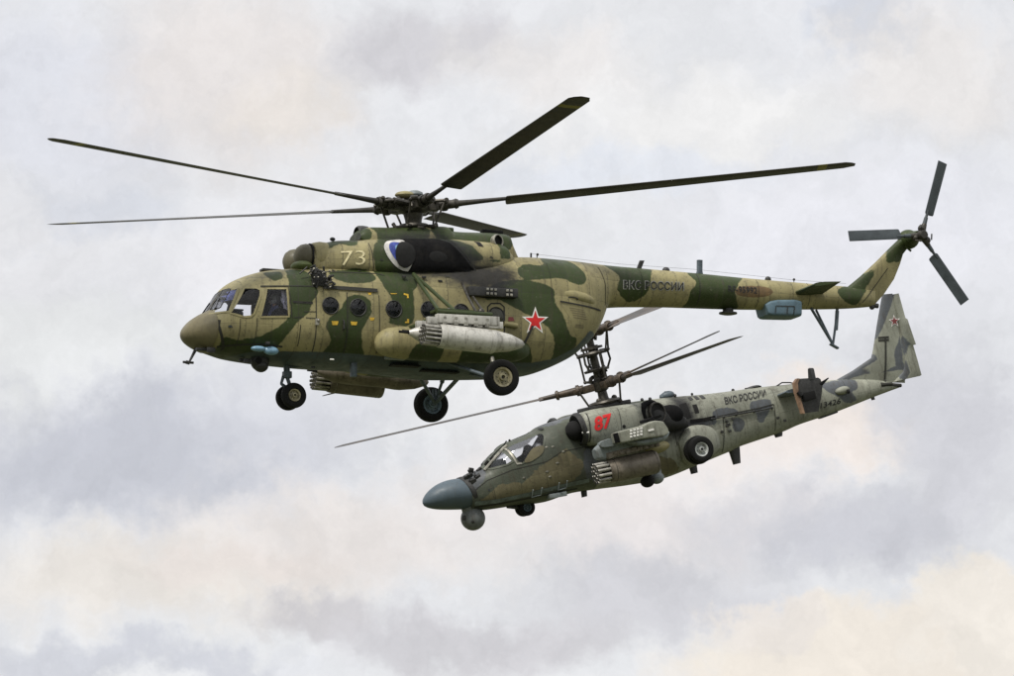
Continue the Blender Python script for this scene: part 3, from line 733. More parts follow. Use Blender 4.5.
# door outlines, rails and hatches
strip('sliding_door_rail', [(323, 287.4), (345, 288.6), (377, 291)], -1.2, .085, fb, M['line'], fus, off=.03)
strip('door_joint', [(316, 291), (316.5, 350)], -1.25, .022, fb, M['line'], fus)
strip('door_joint', [(347, 292), (347.5, 351)], -1.25, .02, fb, M['line'], fus)
strip('door_joint', [(379, 295), (380, 352)], -1.25, .016, fb, M['line'], fus)
strip('cockpit_door_joint', [(262.5, 286), (288.5, 286), (291, 318)], -1.2, .02, fb, M['line'], fus, off=.02)
for a in (241.5, 257): strip('nose_panel_joint', [(a, 318), (a, 345)], -1.15, .014, fb, M['line'], fus)
strip('roof_joint', [(262, 285.5), (310, 286.5), (316, 287)], -1.15, .024, fb, M['line'], fus)
strip('chine_joint', [(226, 342.5), (262, 342.5), (285, 345.5)], -1.15, .03, fb, M['line'], fus)
m = MB()
for L_ in ([(292, 302), (300, 302.5)], [(302, 302.7), (312, 303)], [(300, 325), (300, 345)], [(305, 318), (316, 318.6)], [(293, 318), (303, 317)], [(303, 312), (315, 312)]): strip('', L_, -1.2, .018, fb, M['line'], None, mb=m)
split(m.build('panel_joint', M['line'], fus))
m = MB(); hp = P(343.5, 325, -1.25); hh = fb.ray_cast(Vector((hp.x, -6, hp.z)), Vector((0, 1, 0)))[0]
m.tube([hh + Vector((0, 0, -.11)), hh + Vector((0, -.05, -.09)), hh + Vector((0, -.05, .09)), hh + Vector((0, 0, .11))], .022, 8); m.build('door_handle', M['dark'], mi)
m = MB(); hp = P(317, 322, -1.25); hh = fb.ray_cast(Vector((hp.x, -6, hp.z)), Vector((0, 1, 0)))[0]
m.box(hh, (.09, .09, .16), bev=.02); m.ball(hh + Vector((.02, -.06, .03)), .04, 10); m.build('door_latch', M['hubl'], mi)
for (a, b, w_, h_) in ((335, 323, 7, 4), (354, 323.3, 7, 3.6), (370, 293.5, 4, 2.4), (372, 319, 5, 3), (394, 293.5, 7, 1)):
    patch('yellow_stencil', [(a - w_ / 2, b - h_ / 2), (a + w_ / 2, b - h_ / 2 + .2), (a + w_ / 2 - 1, b + h_ / 2), (a - w_ / 2 + 1, b + h_ / 2)], -1.25, fb, M['yellow'], fus, off=.007, smooth=False)
for c_ in ([(404, 293), (408.6, 294), (409, 298), (407, 298), (407, 295.6), (404, 294.6)], [(407, 319), (409, 319), (409, 323), (405, 323), (405, 321.6), (407, 321.4)]):
    patch('yellow_corner_mark', c_, -1.25, fb, M['yellow'], fus, off=.007, smooth=False)
strip('rear_door_frame', [(488, 333), (487.5, 307), (491, 303.5), (500, 303.5), (504, 307), (504.5, 333)], -1.25, .035, fb, M['line'], mi)
patch('rear_door', [(488.6, 333), (488.4, 307.5), (491.4, 304.3), (499.8, 304.3), (503.4, 307.6), (503.8, 333)], -1.25, fb, M['tanp'], mi, off=.003, smooth=False)
m = MB(); hp = P(511, 325.5, -1.25); hh = fb.ray_cast(Vector((hp.x, -6, hp.z)), Vector((0, 1, 0)))[0]
m.tube([hh + Vector((-.18, -.02, .03)), hh + Vector((.14, -.05, -.01))], .065, 12); m.build('side_lamp', M['tanp'], mi)
patch('small_marking', [(508.5, 317), (513, 317), (514.5, 321), (508, 321)], -1.25, fb, M['redk'], fus, smooth=False)
strip('boom_joint', [(598, 267), (602.5, 285), (603, 306)], -.5, .02, fb, M['line'], fus)
for a in (539.5, 642, 700, 760, 812): strip('boom_joint', [(a, 266), (a + .5, 306)], -.45, .012, fb, M['line'], fus)
# clamshell upper fairing with flush exhaust slots
cf = loft('clamshell_fairing', xz([(550, 295), (553, 290.5), (560, 289), (575, 290), (590, 294), (600, 299.5), (603.5, 304)], -.9), xz([(550, 296), (553, 299), (560, 301), (580, 304.5), (595, 307.3), (603.5, 308)], -.9), [(P(550, 295, -.9).x, .02), (P(556, 295, -.9).x, .16), (P(575, 295, -.9).x, .24), (P(592, 295, -.9).x, .22), (P(603.5, 295, -.9).x, .05)], M['tanp'], mi, [(0, 2.2)], yfun=lambda x: -(np.interp(x, *curve(wid)) - .16) * .96, step=.05, ring=40)
cb = bvh_of(cf)
m = MB()
for a in (562, 574):
    q = [(P(a + 5.2 * math.cos(k * math.pi / 8), 296.6 + (a - 562) * .13 + 1.5 * math.sin(k * math.pi / 8) + .6 * math.cos(k * math.pi / 8), -1.2)) for k in range(17)]
    pts = []
    for s_ in q:
        h = cb.ray_cast(Vector((s_.x, -6, s_.z)), Vector((0, 1, 0)))[0]
        if h: pts.append(h)
    if len(pts) > 3: m.tube(pts, .014, 6, cap=False)
split(m.build('slot_rim', M['dark'], mi))
patch('clamshell_panel', [(556, 303), (601, 310), (597, 320), (586, 337), (579, 337), (574, 331.5), (566, 316)], -1.0, fb, M['tanp'], mi, off=.005, smooth=False)
strip('clamshell_joint', [(556, 303), (603, 309.5)], -.95, .04, fb, M['line'], fus, off=.02)
m = MB()
for k in range(5): strip('', [(567 + k * 1.2, 308.6 + k * 2.4), (583 + k * 1.0, 310.6 + k * 2.2)], -1.0, .014, fb, M['line'], None, mb=m, off=.012)
for k in range(3): strip('', [(574, 325 + k * 1.3), (584, 325.4 + k * 1.3)], -1.0, .012, fb, M['line'], None, mb=m, off=.012)
split(m.build('clamshell_stencil', M['stencil'], fus))
# red star
def star(cx, cy, r, y, k=.40, rot=0):
    return [(cx + (r if i % 2 == 0 else r * k) * math.sin(i * math.pi / 5 + rot) * .97, cy - (r if i % 2 == 0 else r * k) * math.cos(i * math.pi / 5 + rot)) for i in range(10)]
st = patch('star_marking', star(534.5, 321.5, 14.6, 0, .395), -1.2, fb, M['white'], mi, off=.008, smooth=False)
patch('star_red_field', star(534.5, 321.5, 11.0, 0, .385), -1.2, fb, M['red'], st, off=.013, smooth=False)

# ---- engine cowling, intakes, gearbox fairing
ctop = xz([(311, 246.5), (316, 244.8), (335, 239.8), (359, 239.5), (372, 238.5), (420, 237), (470, 240), (499, 243), (507, 250), (514, 259)], -.45)
cbot = xz([(311, 276), (316, 277), (340, 279), (400, 283), (450, 284), (490, 281), (514, 276)], -.45)
cow = loft('engine_cowling', ctop, cbot, [(PX(311), .70), (PX(320), .78), (PX(350), .96), (PX(400), 1.08), (PX(460), 1.04), (PX(495), .86), (PX(514), .5)], M['mi'], mi, [(0, 2.9)], zm=.42, step=.05, ring=96)
hum = loft('gearbox_fairing', xz([(355, 234), (358, 230.5), (363, 228.5), (372, 228), (400, 228.8), (440, 227.5), (449.5, 232.6), (500, 235), (506, 243), (514, 259.5), (528, 260)]), xz([(355, 242), (372, 262), (400, 268), (450, 270), (500, 272), (514, 274), (528, 270)]), [(PX(355), .38), (PX(363), .46), (PX(400), .60), (PX(450), .66), (PX(500), .58), (PX(528), .3)], M['mi'], mi, [(0, 2.8)], zm=.3, step=.05, ring=80)
CG = [G([(317, 246), (324, 246.6), (330, 248), (340, 244.5), (350, 247), (356, 244), (358, 236), (330, 236), (316, 242)], -.7),
      G([(383, 278), (374, 268), (371.5, 256), (373, 246), (380, 239), (388, 235), (404, 233), (440, 231), (470, 245), (485, 262), (500, 262), (500, 236), (370, 232), (440, 226), (512, 240), (512, 258), (470, 262), (460, 284), (384, 290)], -.9, False),
      G([(455, 276), (470, 278), (468, 290), (457, 290)], -.9), G([(330, 272), (362, 267.3), (374, 274.7), (372, 290), (330, 290)], -1.0)]
HG = [G([(353, 229), (368, 226), (371, 238), (358, 242)], -.4), G([(377, 224), (424, 224), (424, 240), (382, 241), (378, 233)], -.5), G([(437, 224), (510, 232), (509, 250), (492, 252), (474, 258), (462, 256), (452, 246), (437, 243)], -.5)]
ts = dict(brown=[], belly=[], soot=MI_SOOT)
paint(cow, dict(green=CG, **ts)); paint(hum, dict(green=HG, **ts))
for o_ in (cow, hum): set_attr(o_, 'hole', np.full(len(o_.data.vertices), -1.0))
cwb = bvh_of(cow, hum, fus)
strip('cowling_joint', [(371, 242), (374.5, 270)], -1.0, .018, cwb, M['line'], cow)
strip('cowling_joint', [(318, 271), (345, 272), (376, 273.5), (384, 276)], -1.0, .02, cwb, M['line'], cow)
strip('cowling_joint', [(449, 236), (468, 262), (474, 272)], -.9, .018, cwb, M['line'], cow)
for a, b in ((335, 269.6), (361, 270), (381, 259.5), (446, 277), (491, 257)): patch('latch', [(a - 2, b + 1), (a, b - 1.2), (a + 2.2, b + 1)], -1.0, cwb, M['line'], cow, smooth=False, off=.015)
patch('cowling_vent', [(475, 241), (480.5, 241.6), (481.5, 248), (476.3, 247.2)], -.8, cwb, M['hole'], cow, smooth=False)
text('number_marking', '73', (343.4, 264.2), (365.8, 264.2), 14.2, -1.0, cwb, M['letter'], mi, off=.014, bold=-.008)
# intakes: mushroom shaped dust separators
for sgn, a in ((-1, 0), (1, 0)):
    cc = P(305.0, 256.5, -.38); y0 = sgn * .38
    m = MB(); m.lathe([(.001, -.26), (.10, -.25), (.20, -.20), (.27, -.11), (.30, -.0), (.295, .06), (.27, .10), (.22, .11)], (cc.x, y0, cc.z), (1, 0, 0), 40); dm = m.build('intake_dome', M['intake'], mi)
    m = MB(); m.lathe([(.20, .11), (.21, .17), (.29, .15), (.33, .17), (.35, .24), (.37, .34), (.36, .5), (.2, .5)], (cc.x, y0, cc.z), (1, 0, 0), 40); m.build('intake_ring', M['tanp'], dm)
    m = MB(); m.lathe([(.305, .085), (.315, .09), (.315, .12), (.22, .125)], (cc.x, y0, cc.z), (1, 0, 0), 40); m.build('intake_gap', M['hole'], dm)
m = MB(); c_ = P(301.5, 266.5, -.5); m.ball(c_, (.25, .34, .13), 24); m.build('intake_chin_cover', M['chin'], mi)
# oil cooler intake in front of the gearbox fairing
m = MB(); c_ = P(358.5, 235.5, 0); m.lathe([(.22, -.06), (.25, -.02), (.26, .08), (.25, .2)], (c_.x, 0, c_.z - .02), (1, 0, 0), 32); m.lathe([(.001, .05), (.22, .0), (.22, -.06)], (c_.x, 0, c_.z - .02), (1, 0, 0), 32); m.build('oil_cooler_intake', M['dark'], mi)
m = MB(); c_ = P(332.5, 239.2, -.4); m.ball(c_, (.07, .05, .05), 10); m.build('cowling_knob', M['dark'], mi)
# exhaust: round mouth in the cowling side with a white lip and a blue inner lining
exo = catmull([(q.x, q.z) for q in (P(a_, b_, -1.03) for a_, b_ in ((404, 239.4), (396.4, 239.6), (389.6, 240.8), (385.6, 244.4), (384.8, 249.4), (388.6, 258.2), (395.2, 265.8), (402.8, 269.8), (411, 270), (418, 262), (420, 246)))], 5)
ex = patch('exhaust_surround', exo, 0, cwb, M['dullw'], mi, off=.022, loc=True)
blu = catmull([(q.x, q.z) for q in (P(a_, b_, -1.03) for a_, b_ in ((398, 242.4), (391.6, 243.2), (389.4, 248), (391.6, 254.4), (396.6, 261.4), (402, 266), (407, 267.4), (410, 262), (408, 246)))], 5)
patch('blue_exhaust_lining', blu, 0, cwb, M['blue'], ex, off=.030, loc=True)
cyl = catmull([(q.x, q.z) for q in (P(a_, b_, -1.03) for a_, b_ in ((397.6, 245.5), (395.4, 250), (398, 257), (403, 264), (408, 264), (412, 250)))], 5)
patch('exhaust_lining_glint', cyl, 0, cwb, M['cyan'], ex, off=.034, loc=True)  # pale blue patch paints a highlight onto the blue lining
th_ = catmull([(q.x, q.z) for q in (P(404.6 + 9.8 * math.cos(k * math.pi / 8), 254.8 + 12.6 * math.sin(k * math.pi / 8), -1.03) for k in range(16))], 3)
patch('exhaust_throat', th_, 0, cwb, M['hole'], ex, off=.040, loc=True)
# sooty suppressor panel behind the exhaust
sp_ = patch('exhaust_soot_panel', [(403, 238.3), (420, 238.5), (441, 239), (450, 243.5), (461, 256), (469, 266), (474, 270.5), (466, 272), (450, 271.5), (425, 270.5), (408, 271), (412, 262), (411, 248)], -1.0, cwb, M['dark'], mi, off=.026, smooth=False)
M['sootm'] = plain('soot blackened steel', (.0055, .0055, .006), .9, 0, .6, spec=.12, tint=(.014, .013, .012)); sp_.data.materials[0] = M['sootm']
m = MB(); c_ = P(437, 257.5, -1.07); m.ball(c_, (.34, .05, .17), 24); m.build('suppressor_recess', M['hole'], sp_)
m = MB(); c_ = P(416, 256, -1.06); m.ball(c_ + Vector((.18, .02, 0)), (.18, .07, .30), 24); m.build('suppressor_bulge', M['sootm'], sp_)
# APU exhaust on the rear upper side
ac = P(496, 241.5, -.62)
m = MB(); m.lathe([(.10, -.10), (.155, -.02), (.165, .06), (.15, .10), (.13, .10), (.12, .03), (.11, -.06)], ac, (.35, -.9, .1), 28); au = m.build('auxiliary_exhaust', M['hubl'], mi)
m = MB(); m.lathe([(.13, .09), (.115, .03), (.001, .02)], ac, (.35, -.9, .1), 24); m.build('exhaust_throat', M['hole'], au)
m = MB(); c_ = P(491.5, 232.3, -.1); m.box(c_, (.52, .22, .10), bev=.03); m.box(c_ + Vector((.02, 0, -.08)), (.3, .14, .1)); m.build('roof_beacon', M['blk'], mi)
m = MB(); c_ = P(436, 228, 0); m.box(P(446, 230.5, -.2), (.3, .3, .12), bev=.04); m.build('fairing_hatch', M['green'], mi)
# cluster of bars on the shoulder behind the cockpit
random.seed(3)
m = MB(); c0 = P(319, 279, -1.22)
for k in range(26):
    a_ = Vector((random.uniform(-.30, .30), random.uniform(-.22, .1), random.uniform(-.28, .26))); a_.x += a_.z * -.3
    d_ = Vector((random.uniform(-1, 1), random.uniform(-.5, .5), random.uniform(-1, 1))).normalized() * random.uniform(.05, .13); m.tube([c0 + a_ - d_, c0 + a_ + d_], random.uniform(.012, .035), 7)
for k in range(6): m.ball(c0 + Vector((random.uniform(-.25, .25), -.15, random.uniform(-.22, .22))), random.uniform(.035, .06), 10)
m.box(c0 + Vector((.02, .08, 0)), (.34, .2, .34), bev=.04)
m.build('sensor_mount', M['dark'], mi)
m = MB()
for k in range(9): m.ball(c0 + Vector((random.uniform(-.25, .28), -.24, random.uniform(-.22, .2))), random.uniform(.015, .03), 8)
split(m.build('sensor_lens', M['hubl'], mi))
m = MB(); m.box(P(271, 270.6, -.2), (.5, .25, .06), bev=.02); m.build('roof_hatch', M['dark'], mi)

# ---- tail fin, stabilizer, antennas
fin_s = []
for (lx, ly, tx_, ty_, th) in ((846, 288, 873, 306.5, .26), (860, 276.5, 884, 294, .24), (876, 261.5, 894, 279, .22), (889, 248.5, 900, 264, .22), (898, 240, 903, 254, .26), (905, 233.5, 910, 245, .30)):
    a_, b_ = P(lx, ly, 0), P(tx_, ty_, 0); a_.y = b_.y = 0; fin_s.append((a_, b_, th))
fin = wing('tail_fin', fin_s, M['mi_small'], mi)
paint(fin, dict(green=MI_GREEN, brown=[], belly=[])); set_attr(fin, 'soot', np.full(len(fin.data.vertices), -1.0))
finb = bvh_of(fin, fus)
strip('fin_joint', [(861, 303), (873, 289), (888, 268)], -.1, .02, finb, M['line'], fin)
m = MB(); c_ = P(908, 239.5, 0); m.ball(c_ + Vector((0, -.02, 0)), (.27, .24, .24), 20); m.tube([c_, c_ + Vector((.0, -.62, .0))], [.2, .12], 16); m.tube([P(905, 246, -.1), P(911, 251, -.1)], .03, 8); m.build('tail_gearbox', M['green'], mi)
m = MB(); a_, b_ = P(881, 305, 0), P(884, 311, 0); m.tube([P(870, 305, 0), P(878, 306, 0)], .06, 10); m.ball(P(872, 307, 0), .07, 10); m.build('tail_light', M['dark'], mi)
for sgn in (-1, 1):
    r0, r1 = P(795, 292.5, -.3), P(823, 293.5, -.3); t0, t1 = P(814, 284.5, -1.35), P(841, 281.5, -1.35)
    for q, yy in ((r0, .3), (r1, .3), (t0, 1.35), (t1, 1.35)): q.y = sgn * yy
    q0 = r0 + (t0 - r0) * -.12; q1 = r1 + (t1 - r1) * -.12
    sb = wing('stabilizer', [(q0, q1, .13), (t0, t1, .09)], M['mi_small'], mi, nrm=(0, 0, 1)); set_attr(sb, 'green', np.full(len(sb.data.vertices), 1.0)); set_attr(sb, 'brown', np.full(len(sb.data.vertices), -1.0)); set_attr(sb, 'belly', np.full(len(sb.data.vertices), -1.0)); set_attr(sb, 'soot', np.full(len(sb.data.vertices), -1.0))
# tail bumper
ap = P(833, 344.5, 0)
m = MB(); m.tube([P(809, 309, 0) + Vector((0, -.12, 0)), ap], .035, 8); m.tube([P(818, 309, 0) + Vector((0, .12, 0)), ap], .03, 8); m.tube([P(837.3, 308, 0), P(836.5, 318, 0), ap], [.04, .035, .03], 8); m.tube([P(837.2, 311, 0), P(836, 330, 0)], .05, 8); m.box(ap + Vector((.03, 0, -.04)), (.24, .12, .05), Matrix.Rotation(R(25), 3, 'Y'), bev=.02); m.build('tail_bumper', M['strutb'], mi)
# doppler box
dk = loft('doppler_box', xz([(760.5, 306), (764, 303), (772, 301.5), (790, 301.3), (795.5, 303)]), xz([(760.5, 307.5), (763, 316.4), (766, 318), (790, 318.6), (795.5, 318.2)]), [(PX(760.5), .3), (PX(765), .37), (PX(795.5), .37)], M['box'], mi, [(0, 7)], zm=.5, step=.06, ring=60, smooth=False)
db = bvh_of(dk)
for L_ in ([(776, 306), (794, 306.5)], [(775.5, 306), (774.6, 316)], [(787, 306.4), (786.5, 317)], [(794, 306.5), (793, 318)]): strip('box_joint', L_, -.35, .022, db, M['line'], dk, off=.01)
m = MB(); c_ = P(728, 311, 0); m.lathe([(.001, -.09), (.14, -.09), (.22, -.07), (.22, -.04), (.13, -.02), (.13, .14)], c_, (0, 0, 1), 28); m.build('belly_disc_antenna', M['dark'], mi)
m = MB(); wing('', [(P(635.5, 271, 0), P(640.5, 271, 0), .05), (P(639.5, 260.5, 0), P(644.5, 260.5, 0), .04)], None, None, mb=m); m.build('blade_antenna', M['dark'], mi)
m = MB(); wing('', [(P(695.5, 276, 0), P(703.5, 276, 0), .12), (P(697, 271, 0), P(702.5, 271, 0), .10), (P(697, 260, 0), P(702.6, 260, 0), .09)], None, None, mb=m); m.build('post_antenna', M['strutb'], mi)
m = MB(); m.ball(P(666, 271, 0), (.10, .09, .10), 12); m.ball(P(768, 279.5, 0), (.08, .07, .08), 12); split(m.build('boom_light', M['dark'], mi))
m = MB(); m.tube([P(531, 262, 0), P(531, 253, 0)], .022, 6); m.tube([P(537, 262, 0), P(537, 254, 0)], .012, 6); m.ball(P(537.5, 254.5, 0), .035, 8); m.ball(P(794, 279.5, 0), .035, 8); m.tube([P(794, 283, 0), P(794, 280, 0)], .01, 5); split(m.build('whip_antenna', M['dark'], mi))
m = MB(); m.tube([P(531, 253.6, 0), P(620, 264, 0), P(697, 269.5, 0)], .003, 4); m.tube([P(697, 269.5, 0), P(794, 280, 0), P(846, 283.5, 0)], .003, 4); m.build('antenna_wire', M['dark'], mi)
# lettering on the boom
text('service_lettering', 'ВКС РОССИИ', (621.6, 289.6), (683.8, 291.4), 9.4, -.42, fb, M['outl'], mi, off=.010, bold=.030)
text('service_lettering_fill', 'ВКС РОССИИ', (622.8, 288.8), (682.8, 290.6), 7.8, -.42, fb, M['txt'], mi, off=.016, bold=.002)
text('serial_lettering', 'RF-95992', (728, 291.8), (757.5, 293.6), 6.4, -.4, fb, M['txt'], mi, off=.014, bold=.012)
strip('small_stencil', [(292.5, 302.2), (312, 303.2)], -1.2, .05, fb, M['line'], fus)

# ---- nose details and belly
m = MB(); a_ = P(197, 347, 0); b_ = P(189.5, 361.5, 0); m.tube([a_, b_], [.045, .025], 8); m.tube([P(183, 362, 0), P(193.5, 362.8, 0)], .03, 8); m.tube([P(186, 362, 0), P(189.5, 363, 0)], .045, 8); m.build('air_data_probe', M['dark'], mi)
m = MB(); c_ = P(259.8, 361, -.35); m.ball(c_, (.225, .22, .24), 24); m.ball(c_ + Vector((.02, -.03, -.12)), (.17, .2, .15), 20); m.box(c_ + Vector((.0, 0, .2)), (.26, .26, .16), bev=.05); tb = m.build('sensor_turret', M['dark'], mi)
m = MB(); m.lathe([(.001, .0), (.075, .0), (.08, -.03)], c_ + Vector((-.1, -.21, -.02)), (-.3, -1, 0), 16); m.build('turret_lens', M['blk'], tb)
for a, b, rx_, rz_ in ((258.5, 348.8, .19, .07), (271.0, 350.8, .19, .10)):
    c_ = P(a, b, -1.03); m = MB(); m.ball(c_, (rx_, .10, rz_), 20); m.build('landing_lamp', M['cyan'], mi)
m = MB()
for a, b, y, s_ in ((211, 350, -.5, .12), (247, 361, -.5, .1), (242, 360.4, -.3, .08), (267.5, 343, -1.12, .06), (313, 367.4, -.4, .05)): m.box(P(a, b, y), (s_ * 1.6, .08, s_), bev=.01)
m.box(P(203, 349.5, -.3), (.34, .1, .07), bev=.02)
split(m.build('belly_fitting', M['dark'], mi))
m = MB(); m.box(P(332, 359.4, -1.02), (.10, .03, .035), bev=.01); m.build('white_belly_lamp', M['white'], mi)
m = MB(); m.box(P(353.5, 368.5, -.6), (.14, .12, .40), bev=.01); m.build('entry_step', M['strutb'], mi)
m = MB(); m.box(P(437, 372.5, -.5), (.95, .5, .04), bev=.01); m.box(P(405, 366, -.8), (.7, .3, .03)); m.build('belly_recess', M['hole'], mi)
m = MB(); m.box(P(395, 357.8, -1.12), (.5, .16, .10), bev=.03); m.ball(P(400, 357, -1.2), (.09, .06, .05)); m.build('tank_bracket', M['ka_blue'], mi)

# nose gear
ng = root  # keep name simple
t0 = P(286, 364, 0); t1 = P(289, 395, 0); t1.y = 0
m = MB(); m.tube([t0 + Vector((0, 0, .1)), t0 + (t1 - t0) * .45], .075, 12); m.tube([t0 + (t1 - t0) * .45, t1 + Vector((.06, 0, .12))], .045, 12)
m.tube([t0 + (t1 - t0) * .3 + Vector((-.05, 0, 0)), P(281.3, 384, 0), t1 + Vector((.05, 0, .02))], .035, 8); m.tube([P(283, 376, 0), P(281, 383, 0), P(288, 388, 0)], .03, 8)
m.tube([P(290, 367, 0), P(303, 366, 0)], .03, 8); m.box(t0 + (t1 - t0) * .35, (.2, .16, .16), bev=.02); m.tube([t1 + Vector((.09, -.2, 0)), t1 + Vector((.09, .2, 0))], .045, 10)
sg = m.build('nose_gear_strut', M['strutb'], mi)
for s_, lab in ((-1, ''), (1, '')):
    q = P(293.7, 395.5, -.19); wheel('nose_wheel', (q.x, s_ * .19, q.z), .30, .19, M['rimt'], mi, side=s_, hub_r=.5)
# main gear
wn = P(501.3, 377.6, -2.25)
for s_ in (-1, 1):
    wheel('main_wheel', (wn.x, s_ * 2.25, wn.z), .425, .27, M['rimt'] if s_ < 0 else M['rimb'], mi, side=s_ if s_ < 0 else -1, hub_r=.56)
    m = MB(); ax_ = Vector((wn.x, s_ * 1.98, wn.z)); tp_ = P(489, 346, -1.3); tp_.y = s_ * 1.28
    m.tube([ax_ + Vector((0, -s_ * -.1, 0)), ax_ + Vector((0, -s_ * .06, .06))], .06, 10)
    m.tube([ax_, P(480, 380, -.3) if False else Vector((wn.x - .05, s_ * .25, P(480, 376, 0).z))], .05, 10)
    m.tube([ax_, Vector((wn.x - 1.0, s_ * .75, P(450, 372, 0).z + .15))], .045, 10)
    gm_ = m.build('axle_brace', M['strutb'], mi)
    m = MB(); m.tube([tp_ + Vector((0, 0, .15)), tp_ + (ax_ - tp_) * .5], .055, 12); m.tube([tp_ + (ax_ - tp_) * .45, ax_ + Vector((0, 0, .02))], .036, 12); m.tube([ax_ + Vector((0, 0, -.05)), ax_ + Vector((-.03, 0, .33))], .05, 10); m.build('shock_strut', M['hubl'] if s_ < 0 else M['strutb'], mi)

# ---- side tanks
for s_ in (-1, 1):
    yt = 1.30
    tk = loft('side_fuel_tank', [(a, b) for a, b in xz([(378, 341), (380, 334), (386, 328.5), (396, 326), (420, 326), (480, 330), (515, 336), (532, 345)], -1.5)], xz([(378, 343), (380, 349), (386, 353.5), (400, 357), (430, 360), (490, 362), (520, 360), (532, 354)], -1.5),
              [(P(378, 340, -1.5).x, .04), (P(381, 340, -1.5).x, .2), (P(388, 340, -1.5).x, .32), (P(400, 340, -1.5).x, .38), (P(500, 340, -1.5).x, .38), (P(520, 340, -1.5).x, .28), (P(532, 340, -1.5).x, .04)], M['mi_small'], mi, [(0, 2.1)], zm=.5, step=.06, ring=56, yc=s_ * yt)
    paint(tk, dict(green=[G([(413, 370), (411, 352), (419, 343), (430, 340), (442, 347), (437, 370)], -1.6), G([(467, 370), (465, 330), (480, 320), (540, 330), (540, 370)], -1.6), G([(416, 330), (425, 322), (445, 322), (440, 333), (425, 336)], -1.6)], brown=[], belly=[])); set_attr(tk, 'soot', np.full(len(tk.data.vertices), -1.0))
tkb = bvh_of(tk) if False else None

